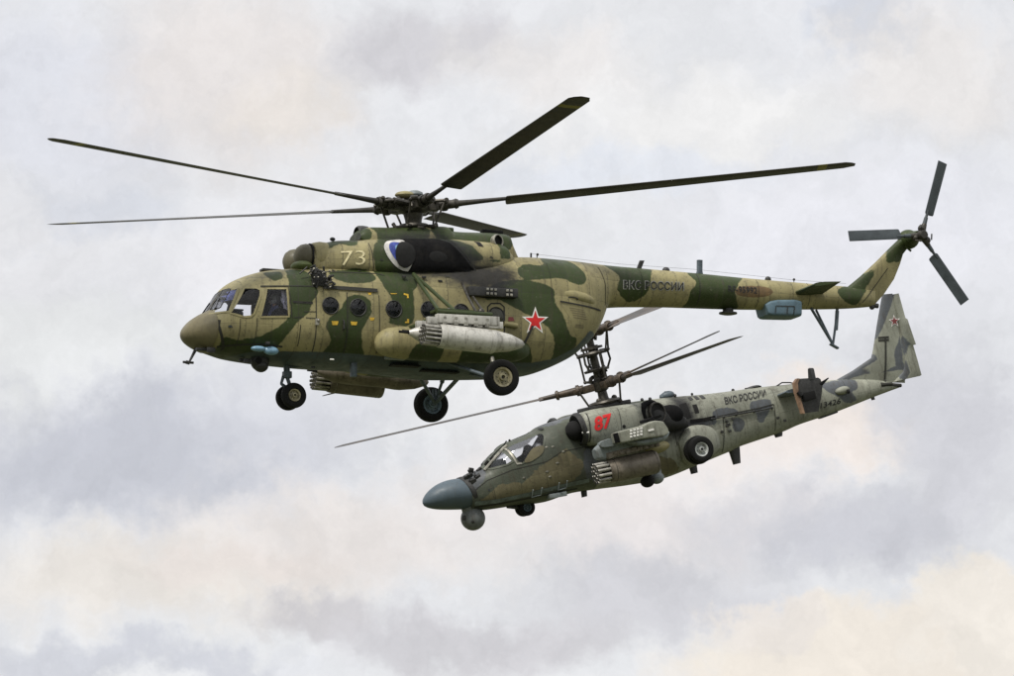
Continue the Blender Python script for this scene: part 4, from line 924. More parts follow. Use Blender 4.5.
# ---- weapon carriers: beams, rails, gun pod, rocket pod on each side
def pod_lathe(name, p0, p1, prof, mat, n=36):
    """prof: (radius, fraction along p0->p1)"""
    d = (p1 - p0); m_ = MB(); m_.lathe([(r_, f * d.length) for r_, f in prof], p0, d, n); return m_.build(name, mat, mi)
for s_ in (-1, 1):
    def Q(a, b, y): q = P(a, b, -y); q.y = s_ * y; return q
    yo, yi = 3.62, 3.05
    sm_, dm_ = (M['silver'], M['podk']) if s_ < 0 else (M['pod'], M['hubl'])
    # rocket pod
    a_, c_ = Q(422.5, 334, yo), Q(493.5, 342, yo); d = (c_ - a_); L = d.length; ax_ = d.normalized()
    m = MB(); m.lathe([(.24, .38), (.262, .39), (.275, .44), (.28, .6), (.28, L * .5), (.28, L - .04), (.265, L), (.20, L + .01)], a_, ax_, 40); rp = m.build('rocket_pod', sm_, mi)
    m = MB(); m.lathe([(.001, .20), (.19, .20), (.19, .38), (.25, .38), (.25, .40)], a_, ax_, 32); m.build('pod_bulkhead', M['hole'], rp)
    m = MB(); u_ = Vector((0, 1, 0)); w_ = ax_.cross(u_).normalized()
    for rr_, nn_ in ((.218, 14), (.115, 6), (0, 1)):
        for k in range(nn_):
            t_ = 2 * math.pi * k / nn_; o_ = a_ + (u_ * math.cos(t_) + w_ * math.sin(t_)) * rr_
            m.lathe([(.030, .40), (.034, .0), (.028, -.0), (.026, .1), (.001, .1)], o_, ax_, 10)
    split(m.build('launch_tube', dm_, rp))
    m = MB()
    for rr_, nn_ in ((.218, 14), (.115, 6), (0, 1)):
        for k in range(nn_):
            t_ = 2 * math.pi * k / nn_; o_ = a_ + (u_ * math.cos(t_) + w_ * math.sin(t_)) * rr_; m.lathe([(.001, -.004), (.030, -.004), (.030, .01)], o_, ax_, 10)
    split(m.build('tube_mouth', M['hole'], rp))
    m = MB()
    for f in (.30, .93): m.lathe([(.278, L * f - .006), (.284, L * f), (.278, L * f + .006)], a_, ax_, 40)
    split(m.build('pod_band', M['hubl'], rp))
    # gun pod
    a2, c2 = Q(399, 331.5, yi), Q(524, 344.5, yi); d = c2 - a2; L2 = d.length; ax2 = d.normalized()
    m = MB(); m.lathe([(.05, .24), (.10, .34), (.19, .52), (.24, .70), (.25, 1.0), (.25, L2 - 1.1), (.265, L2 - .85), (.262, L2 - .72), (.20, L2 - .35), (.09, L2 - .05), (.02, L2)], a2, ax2, 36); gp = m.build('gun_pod', sm_, mi)
    m = MB(); m.tube([a2, a2 + ax2 * .3], .03, 10); m.tube([a2 + Vector((0, .05, .04)) + ax2 * .1, a2 + Vector((0, .05, .04)) + ax2 * .3], .025, 8); m.build('gun_barrel', M['blk'], gp)
    # rails above the pods
    m = MB(); ra, rb = Q(436, 318.4, yo), Q(498.5, 321.6, yo); rt = Matrix.Rotation(-math.atan2(rb.z - ra.z, rb.x - ra.x), 3, 'Y'); mid = (ra + rb) / 2
    m.box(mid, ((rb - ra).length, .16, .21), rt, bev=.015); m.box(Q(431.5, 320.4, yo), (.24, .14, .16), rt, bev=.01); m.box(Q(421.8, 324.6, yi), (.28, .14, .16), rt, bev=.01); m.box(Q(470, 324, yi), (1.6, .14, .16), rt, bev=.01)
    rl = m.build('pylon_rail', sm_, mi)
    m = MB()
    for f in (.12, .3, .46, .62, .8): m.box(ra + (rb - ra) * f + Vector((0, s_ * -.0, -.11)), (.1, .17, .07), rt); m.box(ra + (rb - ra) * f + Vector((0, s_ * .082, .02)), (.07, .012, .05), rt)
    split(m.build('rail_clamp', M['hubl'], rl))
    # carrier truss
    m = MB(); z0 = Q(440, 311.5, yo - .2)
    for (a, b, y) in ((439, 311, 3.3), (457, 313, 3.3)):
        m.tube([Q(413.5, 274, 1.15), Q(a, b, y)], .045, 8)
    m.tube([Q(437, 311.5, 3.45), Q(492, 315.0, 3.45)], .06, 8); m.tube([Q(437, 313.5, 2.95), Q(492, 317, 2.95)], .06, 8)
    for x_ in (443, 470): q = Q(x_, 314.0 if x_ < 450 else 315.2, 3.5); m.tube([q, Vector((q.x, s_ * 1.1, q.z - .02))], .06, 8)
    m.box(Q(452, 312, 3.2), (.9, .5, .06), bev=.01)
    m.build('weapon_truss', M['green'], mi)
    m = MB(); m.tube([Q(462, 283, 1.5), Q(468, 297, 2.2), Q(476, 312, 2.9)], [.035, .03, .03], 8); m.tube([Q(473, 297, 2.0), Q(484, 313, 3.1)], .03, 8); m.ball(Q(481, 312, 3.1), .09, 10); m.ball(Q(449, 311, 3.3), .08, 10); m.ball(Q(463, 312, 3.3), .06, 10); m.build('truss_brace', M['hub'], mi)
# flare boxes on rear side of the cabin
m = MB(); c_ = P(492, 292.5, -1.32)
m.box(c_, (1.25, .22, .22), Matrix.Rotation(R(-1), 3, 'Y'), bev=.03); fx_ = m.build('flare_dispenser', M['dark'], mi)
m = MB()
for k in range(5):
    for j in (0, 1): m.box(c_ + Vector((-.16 + (k % 3) * .1 + (.5 if k > 2 else 0), -.125, .05 - .1 * j)), (.06, .03, .06), bev=.008)
split(m.build('flare_tube', M['hubl'], fx_))
patch('dispenser_dark_band', [(470, 291), (484, 287.5), (512, 288.5), (513, 297), (480, 297.5)], -1.25, fb, M['sootm'], mi, off=.012, smooth=True)  # dark camouflage band on the skin behind the flare dispenser
strip('antenna_lead', [(532, 326), (526, 340), (520, 354)], -1.2, .06, fb, M['line'], mi, off=.02)
m = MB()
for a, b in ((419, 278.5), (424, 277), (404, 276.5), (440, 281), (486, 283.5)): m.box(P(a, b, -1.14), (.1, .06, .05), bev=.01)
split(m.build('shoulder_fitting', M['dark'], mi))

# ---- main rotor
hp = P(413, 208, 0); hp.y = 0
hubE = MB()
hubE.lathe([(.001, .30), (.13, .30), (.21, .24), (.22, .14), (.36, .10), (.40, 0), (.36, -.10), (.24, -.14), (.20, -.30), (.17, -.62)], (0, 0, 0), (0, 0, 1), 36)
hub = hubE.build('rotor_hub', M['hub'], mi); hub.location = hp
# disc leans forward a little
hub.rotation_euler = Euler((R(0.6), R(-2.4), 0))
m = MB(); m.lathe([(.001, .42), (.10, .415), (.19, .37), (.21, .32), (.18, .28)], (.05, 0, 0), (0, 0, 1), 24); m.build('hub_cap', M['ka_blue'], hub)
m = MB(); m.ball((-.22, -.05, .30), (.24, .2, .09), 20); m.build('hub_reservoir', M['tanp'], hub)
az0 = 3.2 - 22
BL = None
for k in range(5):
    az_ = az0 - 72 * k
    if BL is None: BL = mk_blade('rotor_blade', .95, 10.55, 2.2, .52, .062, 13, 5.5, 4.4, M['blade'], hub, az_, tipcut=.55, spar=.058, flip=-1); b = BL
    else: b = BL.copy(); COL.objects.link(b); b.parent = hub; b.rotation_euler = (0, 0, R(az_))
    random.seed(20)
    m = MB()
    m.box((.40, 0, .02), (.42, .30, .22), bev=.04); m.tube([(.52, 0, .04), (1.05, 0, .08)], [.12, .10], 12); m.lathe([(.13, 0), (.15, .04), (.15, .12), (.13, .16)], (.66, 0, .05), (1, 0, .07), 14); m.lathe([(.10, 0), (.13, .03), (.10, .10)], (.98, 0, .075), (1, 0, .07), 14)
    m.tube([(.55, .0, .10), (.50, -.26, .12), (.78, -.30, .12)], .04, 8); m.tube([(.78, -.34, .12), (.78, -.18, .12)], .06, 10); m.tube([(.30, .20, .06), (.75, .22, .10)], .075, 10); m.tube([(.75, .22, .10), (.95, .10, .09)], .04, 8)
    for j in range(7): m.ball((random.uniform(.3, 1.05), random.uniform(-.2, .25), random.uniform(0, .2)), random.uniform(.03, .06), 8)
    g_ = m.build('blade_grip', M['hub'], hub); g_.rotation_euler = (0, 0, R(az_))
    m = MB(); m.tube([(.74, -.32, .10), (.48, -.34, -.50)], .026, 8); m.ball((.74, -.32, .10), .05, 8); m.ball((.48, -.34, -.50), .05, 8); m.tube([(.48, -.34, -.50), (.22, -.12, -.46)], .045, 8)
    g_ = m.build('pitch_link', M['hub'], hub); g_.rotation_euler = (0, 0, R(az_))
m = MB(); m.lathe([(.14, -.36), (.34, -.40), (.36, -.46), (.30, -.54), (.16, -.56)], (0, 0, 0), (0, 0, 1), 30); m.tube([(-.3, -.2, -.5), (-.55, -.25, -.52), (-.6, -.2, -.42)], .05, 8); m.tube([(.3, -.2, -.48), (.5, -.3, -.44)], .05, 8); m.tube([(0, -.3, -.5), (.1, -.45, -.55)], .05, 8)
m.build('swashplate', M['hub'], hub)

# ---- tail rotor (on the near side)
tc_ = P(921.5, 235.5, -.62)
m = MB(); m.lathe([(.001, -.16), (.09, -.16), (.13, -.10), (.14, .08), (.10, .18), (.10, .5)], (0, 0, 0), (0, 1, 0), 24)
th = m.build('tail_rotor_hub', M['hub'], mi); th.location = tc_
TB = None
for k, ang in enumerate((16, 142, 264)):
    if TB is None:
        TB = mk_blade('tail_rotor_blade', .22, 1.95, .55, .265, .035, 14, 8, 0, M['bladet'], th, 0, spar=.04, tab=True, flip=1); b = TB
    else: b = TB.copy(); COL.objects.link(b); b.parent = th
    # blade x axis -> direction in the xz plane, ang clockwise from up seen from the near side
    dx, dz = math.sin(R(ang)), math.cos(R(ang))
    X = Vector((dx, 0, dz)); Z = Vector((0, -1, 0)); Y = Z.cross(X)
    b.rotation_euler = Matrix((X, Y, Z)).transposed().to_euler()
    m = MB(); m.tube([(.05, 0, 0), (.30, 0, 0)], [.085, .06], 12); m.ball((.17, .05, .0), (.10, .09, .09), 12); m.tube([(.22, .12, .08), (.10, .16, .18)], .02, 6)
    g_ = m.build('tail_blade_grip', M['hub'], th); g_.rotation_euler = b.rotation_euler

# ================================================================ HELICOPTER 2: the attack helicopter behind
use(KA)
ka = root('attack_helicopter', 'grey green attack helicopter with stacked rotors, blue grey nose and red number 87', 'helicopter', KA)
def L_(px): return P(px, 440 + (605 - px) * .25, 0).x
top = xz([(461, 479), (465, 475), (469, 473), (481, 467.8), (487, 459.6), (496, 451), (504.5, 443.2), (520, 437.3), (531, 432.5), (538, 427), (548, 422.8), (561.5, 419), (575.6, 414.3), (590, 409.6), (599.4, 407.6), (620, 404), (639, 401), (670.5, 397.3), (708, 394), (760, 387.3), (783, 385), (824, 380.8), (845, 379.5), (870, 379.5), (886, 381.5), (901, 384.6)])
bot = xz([(466, 511), (475, 510.4), (488, 509.8), (519, 505.2), (542.5, 502.6), (561.5, 496), (575, 492.5), (599.4, 489), (630, 485), (662.6, 478.8), (696, 465.5), (712.4, 458.6), (729.6, 451.5), (741, 446), (780.7, 432.6), (799.4, 424.5), (833, 413.2), (872, 397.8), (890, 391), (901, 387)])
wid = [(L_(461), .50), (L_(466), .52), (L_(480), .62), (L_(500), .76), (L_(520), .86), (L_(545), .90), (L_(575), .78), (L_(600), .66), (L_(640), .66), (L_(680), .62), (L_(710), .56), (L_(760), .42), (L_(800), .33), (L_(850), .22), (L_(880), .16), (L_(901), .05)]
kf = loft('fuselage', top, bot, wid, M['ka'], ka, [(L_(461), 2.3), (L_(500), 2.7), (L_(560), 2.9), (L_(700), 2.6), (L_(800), 2.2), (L_(900), 2.0)], zm=.48, step=.045, ring=112)
YK = -.75
KOL = [G([(455, 470), (487, 452), (520, 432), (545, 420), (563, 416), (577, 418), (590, 424), (597, 435), (600, 452), (594, 470), (600, 484), (590, 500), (455, 520)], YK),
       G([(600, 404), (640, 398), (650, 400), (615, 409)], -.4)]
KTN = [G([(484, 500), (492, 493), (502, 484), (523.6, 481.8), (535, 470), (547, 460.5), (560, 456), (573, 456), (583, 464), (575.6, 479), (566, 485), (552, 487), (528, 493), (509, 499), (494, 502)], YK),
       G([(556, 455), (564, 450), (570, 452), (568, 458), (558, 459)], YK), G([(628, 462), (642, 455), (662, 456), (676, 460), (684, 470), (668, 474), (650, 474), (634, 470)], YK)]
KDK = [G([(750.7, 402), (768, 399), (772, 405), (770, 410), (765, 418), (762, 422.8), (757, 421), (755, 413), (750, 409)], -.4),
       G([(731, 425), (733, 419.5), (738, 418), (743.5, 421), (744, 427), (740, 431.5), (733.5, 431)], -.45),
       G([(712, 412), (722, 408), (735, 409), (738, 414), (725, 416.5), (713, 418)], -.5),
       G([(822, 384), (838, 380), (856, 379), (858, 388), (853, 392), (858, 400), (848, 403), (838, 397), (828, 392)], -.25),
       G([(683, 424), (700, 420), (715, 418), (716, 424), (697, 427), (683, 430)], -.6),
       G([(462, 474), (470, 468), (480, 464), (487, 470), (482, 482), (474, 492), (466, 490)], -.5),
       G([(536, 424), (560, 414), (575, 408), (580, 412), (562, 421), (545, 427)], -.3),
       G([(584, 450), (598, 450), (606, 460), (600, 476), (590, 480), (584, 470)], YK), G([(700, 452), (712, 446), (718, 452), (706, 460)], -.5)]
KSOOT = [G([(640, 418), (655, 414), (672, 414), (690, 418), (705, 424), (690, 431), (672, 433), (655, 432)], -.7), G([(679, 399), (690, 400), (694, 418), (684, 420)], -.7)]
paint(kf, dict(olive=KOL, tan=KTN, dark=KDK, soot=KSOOT))
v = coords(kf)
# canopy openings
C1 = [(510.6, 447.0), (516.5, 443.6), (530, 438.2), (542.4, 432.6), (545.4, 433.4), (545.8, 437), (543, 446), (533, 456), (527, 460.6), (521, 464), (517.5, 462)]
C2 = [(491, 464.8), (499, 456), (505.5, 449.2), (507.5, 450.5), (513.5, 461.5), (508.5, 464.5), (495, 468.4), (490, 467.8)]
hole = np.full(len(v), -1.0)
C1F = [(510.6, 447.0), (516.5, 442.6), (530, 436.8), (545, 430.0), (556, 427.6), (560, 432), (556, 441), (543, 452), (533, 458), (527, 461.6), (521, 464), (517.5, 462)]
for w, w2 in ((C1, C1F), (C2, C2)):
    hole = np.maximum(hole, np.where(v[:, 1] < -.25, sdf(poly_loc(w, -.78, False), v[:, 0], v[:, 2]), -1)); hole = np.maximum(hole, np.where(v[:, 1] > .1, sdf(poly_loc(w2, -.78, False), v[:, 0], v[:, 2]), -1))
set_attr(kf, 'hole', hole); kb = bvh_of(kf)
for sd_ in (-1, 1):
    for w in ((C1, C2) if sd_ < 0 else (C1F, C2)):
        fr = strip('canopy_frame', w, -.78, .05, kb, M['ka_small'], ka, off=.014, closed=True, side=sd_)
        for at in ('olive', 'dark', 'soot'): set_attr(fr, at, np.full(len(fr.data.vertices), .1 if at == 'olive' else -1.0))
        patch('canopy_pane', w, -.78, kb, M['glass'], fr, off=.009, smooth=False, side=sd_)
m = MB(); pts = [q for q in (surf(a_, b_, kb, .03) for a_, b_ in ((484.5, 470.5), (489, 465), (494, 459.4), (499, 453.6), (504, 448), (507.5, 445.6))) if q]
m.tube(pts, .045, 8); m.build('windscreen_post', M['hubl'], ka)
strip('canopy_post', [(508.6, 445.5), (512, 453), (516.6, 464), (521, 463.4)], -.75, .045, kb, M['hubl'], ka, off=.02)
patch('door_lower_panel', [(524, 462), (527, 456), (533, 448.5), (540, 446), (543.6, 447.5), (541, 454), (534, 459.5), (528, 462.5)], -.8, kb, M['ka'], ka, off=.018)
o_ = ka.children[-1] if False else bpy.data.objects['door_lower_panel']
for at, vv in (('tan', .2), ('olive', -1), ('dark', -1), ('soot', -1), ('hole', -1)): set_attr(o_, at, np.full(len(o_.data.vertices), float(vv)))
# cockpit interior
zf = P(520, 480, 0).z
m = MB(); a_ = P(520, 482, 0); a_.y = 0; m.box(a_, (2.3, 1.2, .05)); a_ = P(572, 450, 0); a_.y = 0; m.box(a_, (.06, 1.0, .9)); a_ = P(495, 470, 0); a_.y = 0; m.box(a_, (.35, 1.0, .5), bev=.05); m.build('cockpit_floor', M['inner'], ka)
ks = []
for s_ in (-1, 1):
    a_ = P(534, 463, 0); sx_, sz = a_.x, a_.z - .42
    m = MB(); m.box((sx_ - .02, s_ * .36, sz), (.44, .42, .1), bev=.03); m.box((sx_ + .22, s_ * .36, sz + .30), (.1, .36, .58), Matrix.Rotation(R(-8), 3, 'Y'), bev=.03); m.box((sx_ + .27, s_ * .36, sz + .64), (.08, .2, .16), bev=.03); m.build('ejection_seat', M['seat'], ka); ks.append((sx_ + .05, s_ * .36, sz + .08))
person(KA, ks[0], 'pilot behind the near canopy pane of the grey green attack helicopter')
person(KA, ks[1], 'pilot in the far seat of the grey green attack helicopter')
# radome
m = MB(); c0 = P(465.5, 493.5, 0); tipp = P(422.5, 503.5, 0); d = (tipp - c0); Lr = d.length
rings = []
for k in range(25):
    f = k / 24; u_ = 1 - (1 - f) ** 1.0; r_ = math.sqrt(max(0, 1 - f ** 1.9)) ** 1.15; c_ = c0 + d * f; c_.z += .045 * math.sin(f * math.pi)
    rings.append([(c_.x - .10 * (math.sin(t_) + .3) * (1 - f), .51 * max(r_, .002) * math.cos(t_), c_.z + .43 * max(r_, .002) * math.sin(t_)) for t_ in [2 * math.pi * j / 56 for j in range(56)]])
m.grid(rings).build('nose_radome', M['radome'], ka)
# nose collar, sensors
m = MB(); rings = []
for f, g_ in ((-.02, 1.0), (.0, 1.035), (.10, 1.05), (.12, 1.0)):
    rings.append([(c0.x + f - .10 * (math.sin(t_) + .3) + .02, .515 * g_ * math.cos(t_), c0.z + .435 * g_ * math.sin(t_)) for t_ in [2 * math.pi * j / 56 for j in range(56)]])
m.grid(rings).build('nose_collar', M['dark'], ka)
m = MB(); c_ = P(473, 518.5, 0); c_.y = 0; m.ball(c_, (.325, .325, .32), 28); m.tube([c_ + Vector((0, 0, .2)), c_ + Vector((.02, 0, .5))], [.24, .26], 24); et = m.build('sensor_ball', M['ball'], ka)
m = MB(); m.lathe([(.001, .01), (.08, .0), (.09, -.03)], c_ + Vector((-.29, -.12, .06)), (-1, -.4, .1), 20); m.lathe([(.001, .01), (.04, .0), (.045, -.03)], c_ + Vector((-.14, -.29, -.08)), (-.4, -1, -.2), 16); split(m.build('ball_window', M['dark'], et))
m = MB(); random.seed(9)
for a, b, y, s_ in ((470, 476, -.3, .11), (473, 482, -.42, .13), (478, 478, -.4, .12), (471, 470.5, -.2, .10), (480, 470, -.2, .09), (466, 478, -.3, .09)): m.box(P(a, b, y), (s_ * 1.3, s_, s_ * 1.4), Euler((.3, random.uniform(-.5, .5), 0)).to_matrix(), bev=.02)
for k in range(7): a_ = P(470 + random.uniform(-3, 8), 474 + random.uniform(-4, 9), -.38); m.tube([a_, a_ + Vector((random.uniform(-.12, .12), -.05, random.uniform(-.12, .12)))], .025, 6)
m.tube([P(471, 474, -.1), P(473, 468.5, -.1)], .03, 6); m.build('nose_sensors', M['dark'], ka)
m = MB(); m.tube([P(490, 459, -.25), P(497, 451.5, -.15), P(505, 444, -.15)], .02, 6); m.tube([P(503, 446, -.2), P(506.5, 441, -.2)], .016, 6); m.ball(P(509.5, 440.5, -.1), .035, 8); m.tube([P(488, 461, -.3), P(485, 465, -.3)], .04, 6); m.build('wiper', M['blk'], ka)
strip('canopy_top_rail', [(507, 443.6), (520, 438.6), (543, 429)], -.45, .05, kb, M['dark'], ka, off=.03)
# lower chine: conduit and flare strips
strip('belly_chine', [(476, 503), (500, 500.5), (530, 494), (560, 486.5), (590, 480)], -.72, .10, kb, M['chine'], kf, off=.012)
strip('belly_joint', [(480, 506.5), (505, 502.8), (535, 497), (580, 488)], -.72, .03, kb, M['line'], kf, off=.01)
strip('side_joint', [(470, 497), (490, 480), (512, 470), (545, 462), (560, 452), (590, 446)], -.78, .02, kb, M['line'], kf, off=.006)
m = MB()
for a in (533, 558):
    pts = []
    for b, c in ((a, 490 - (a - 533) * .28), (a + .6, 497 - (a - 533) * .28), (a + 9, 494.8 - (a - 533) * .28), (a + 8.4, 488 - (a - 533) * .28)):
        q = P(b, c, -.8); h = kb.ray_cast(Vector((q.x, -6, q.z)), Vector((0, 1, 0)))[0]
        if h: pts.append(h + Vector((0, -.05, 0)))
    if len(pts) > 1: m.tube(pts, .018, 6)
split(m.build('foot_loop', M['ka_blue'], ka))
m = MB(); m.box(P(556, 495.5, -.6), (.5, .35, .12), Matrix.Rotation(R(4), 3, 'Y'), bev=.02); m.build('belly_tray', M['ka_blue'], ka)
m = MB()
for a, b in ((546, 472), (549, 477), (524, 478), (556, 463.5), (552, 447), (546, 447.5), (562, 452)):
    q = P(a, b, -.8); h = kb.ray_cast(Vector((q.x, -6, q.z)), Vector((0, 1, 0)))[0]; m.ball(h, (.05, .02, .03), 8)
split(m.build('skin_fastener', M['hubl'], ka))
# nose wheels
q = P(526.5, 507.5, -.12)
for s_ in (-1, 1): wheel('nose_wheel', (q.x, s_ * .13, q.z), .225, .15, M['rimb'], ka, side=s_)
m = MB(); m.tube([P(524, 499, 0), Vector((q.x, 0, q.z))], .06, 8); m.tube([P(505, 504, 0), Vector((q.x, 0, q.z))], .05, 8); m.tube([P(507, 506.5, -.2), P(517, 507.6, -.2)], .05, 8); m.build('nose_gear_strut', M['dark'], ka)

# engine nacelles
def nac(s_):
    ty = .95
    t_ = xz([(581, 416.5), (584, 412.5), (592, 409.5), (610, 406.5), (639, 402.6), (652, 403), (662, 407), (676, 412), (690, 418)], -1.0)
    b_ = xz([(588, 443.5), (592, 445.5), (600, 446), (625, 441.5), (645, 437), (660, 433.5), (676, 430), (690, 427)], -1.0)
    X = lambda px: P(px, 425, -1.0).x
    n_ = loft('engine_nacelle', t_, b_, [(X(583), .36), (X(590), .43), (X(610), .47), (X(640), .47), (X(655), .42), (X(675), .28), (X(690), .12)], M['ka'], ka, [(0, 2.5)], zm=.5, step=.05, ring=64, yc=s_ * .80)
    paint(n_, dict(olive=[G([(560, 400), (576, 400), (580, 440), (585, 450), (570, 450)], -1.0)], tan=[], dark=[], soot=[G([(648, 404), (664, 404), (690, 412), (695, 430), (668, 436), (650, 432)], -1.1)]))
    set_attr(n_, 'hole', np.full(len(n_.data.vertices), -1.0)); return n_
for s_ in (-1, 1):
    n_ = nac(s_)
    ic = P(582.5, 428.5, -1.0); ic.y = s_ * .84; d_ = Vector((-1, 0, -.03)); 
    m = MB(); m.lathe([(.28, -.02), (.44, -.02), (.445, .06), (.40, .12), (.36, .10), (.30, .0), (.28, -.10)], ic, d_, 36); it = m.build('intake_lip', M['dark'], ka)
    m = MB(); m.lathe([(.36, .08), (.2, .04), (.001, .04)], ic, d_, 28); m.build('intake_throat', M['hole'], it)
    m = MB(); m.lathe([(.23, .02), (.26, .15), (.25, .26), (.17, .36), (.001, .42)], ic + Vector((0, 0, .0)), d_, 32); m.build('dust_separator', M['blk'], it)
    m = MB(); m.tube([ic + Vector((-.12, s_ * .36, -.1)), ic + Vector((.05, s_ * .42, -.14))], .03, 6); m.build('intake_fitting', M['white'], it)
    # exhaust mouth on the flank
    ec = P(657.5, 412.5, -1.22); ec.y = s_ * 1.20; ax_ = Vector((.35, s_ * .93, .05)).normalized()
    m = MB(); m.lathe([(.25, -.30), (.285, -.04), (.275, .04), (.25, .04), (.23, -.10)], ec, ax_, 36); ee = m.build('exhaust_duct', M['hub'], ka)
    m = MB(); m.lathe([(.25, .03), (.22, .0), (.001, -.03)], ec, ax_, 28); m.build('exhaust_throat', M['hole'], ee)
    m = MB(); m.lathe([(.34, -.26), (.38, -.22), (.38, -.08), (.33, -.03), (.28, -.03)], ec + Vector((-.08, 0, 0)), ax_, 36); m.build('exhaust_collar', M['sootm'], ee)
    m = MB(); c_ = P(670, 416, -1.0); c_.y = s_ * .92; m.ball(c_, (.42, .20, .30), 20); m.build('exhaust_fairing', M['sootm'], ka)
nb = bvh_of(*[o for o in ka.children if o.name.startswith(('engine_nacelle', 'fuselage'))])
NM = text('number_marking', '87', (594.6, 431.8), (611.6, 427.6), 14.6, -1.25, nb, M['red'], ka, off=.014, bold=.036, shear=0)
strip('nacelle_joint', [(618, 405), (622, 442)], -1.2, .014, nb, M['line'], ka)
strip('nacelle_joint', [(588, 410), (592, 444)], -1.2, .03, nb, M['line'], ka)
strip('nacelle_lower_joint', [(588, 447), (620, 444.5), (650, 438)], -1.0, .06, nb, M['line'], ka)
m = MB(); q = P(623, 426.7, -1.2); h = nb.ray_cast(Vector((q.x, -6, q.z)), Vector((0, 1, 0)))[0]; m.ball(h, (.05, .02, .05), 12); m.build('drain_hole', M['hole'], ka)
for w in ([(680.5, 404.5), (688, 402.5), (691, 417), (684, 419)], [(693.5, 405), (698, 404), (699.6, 412.5), (695.4, 413.6)], [(691.5, 397), (695, 396), (696.4, 399.2), (693, 400)], [(697.5, 395.8), (701, 395), (702.6, 398.6), (699, 399.4)], [(703.6, 395), (707.4, 394.3), (709, 397.8), (705, 398.6)]):
    patch('cooling_vent', w, -.6, kb, M['hole'] if w[0][1] > 400 else M['dark'], kf, off=.012, smooth=False)
strip('engine_deck_joint', [(690, 421.5), (705, 419.5), (716, 417)], -.6, .09, kb, M['sootm'], kf, off=.01)
strip('boom_upper_joint', [(716, 417), (735, 413), (760, 408), (775, 404)], -.5, .03, kb, M['line'], kf)
m = MB(); q0, q1 = P(712, 419, -.62), P(772, 408, -.45); m.tube([q0, q1], .022, 6); 
for f in (0, .2, .4, .7, 1): m.ball(q0 + (q1 - q0) * f, .04, 8)
m.build('boom_conduit', M['ka_small'], ka)
for a0, a1 in (((723, 418), (725, 452)), ((776, 404), (779, 430)), ((671, 420), (676, 446))): strip('frame_joint', [a0, a1], -.55, .02, kb, M['line'], kf)
m = MB()
for a, b in ((727, 421.5), (729, 424.5), (730, 431), (733, 419), (722, 432), (785, 420.6), (778, 418), (727, 426)): m.box(P(a, b, -.6), (.07, .05, .07), bev=.01)
split(m.build('boom_fitting', M['dark'], ka))
text('service_lettering', 'ВКС РОССИИ', (725.6, 404.8), (768.6, 396.3), 7.6, -.5, kb, M['txt'], ka, off=.012, bold=.02)
text('serial_lettering', 'RF-13426', (806.5, 412.0), (841.5, 403.4), 5.6, -.3, kb, M['txt'], ka, off=.012, bold=.015)

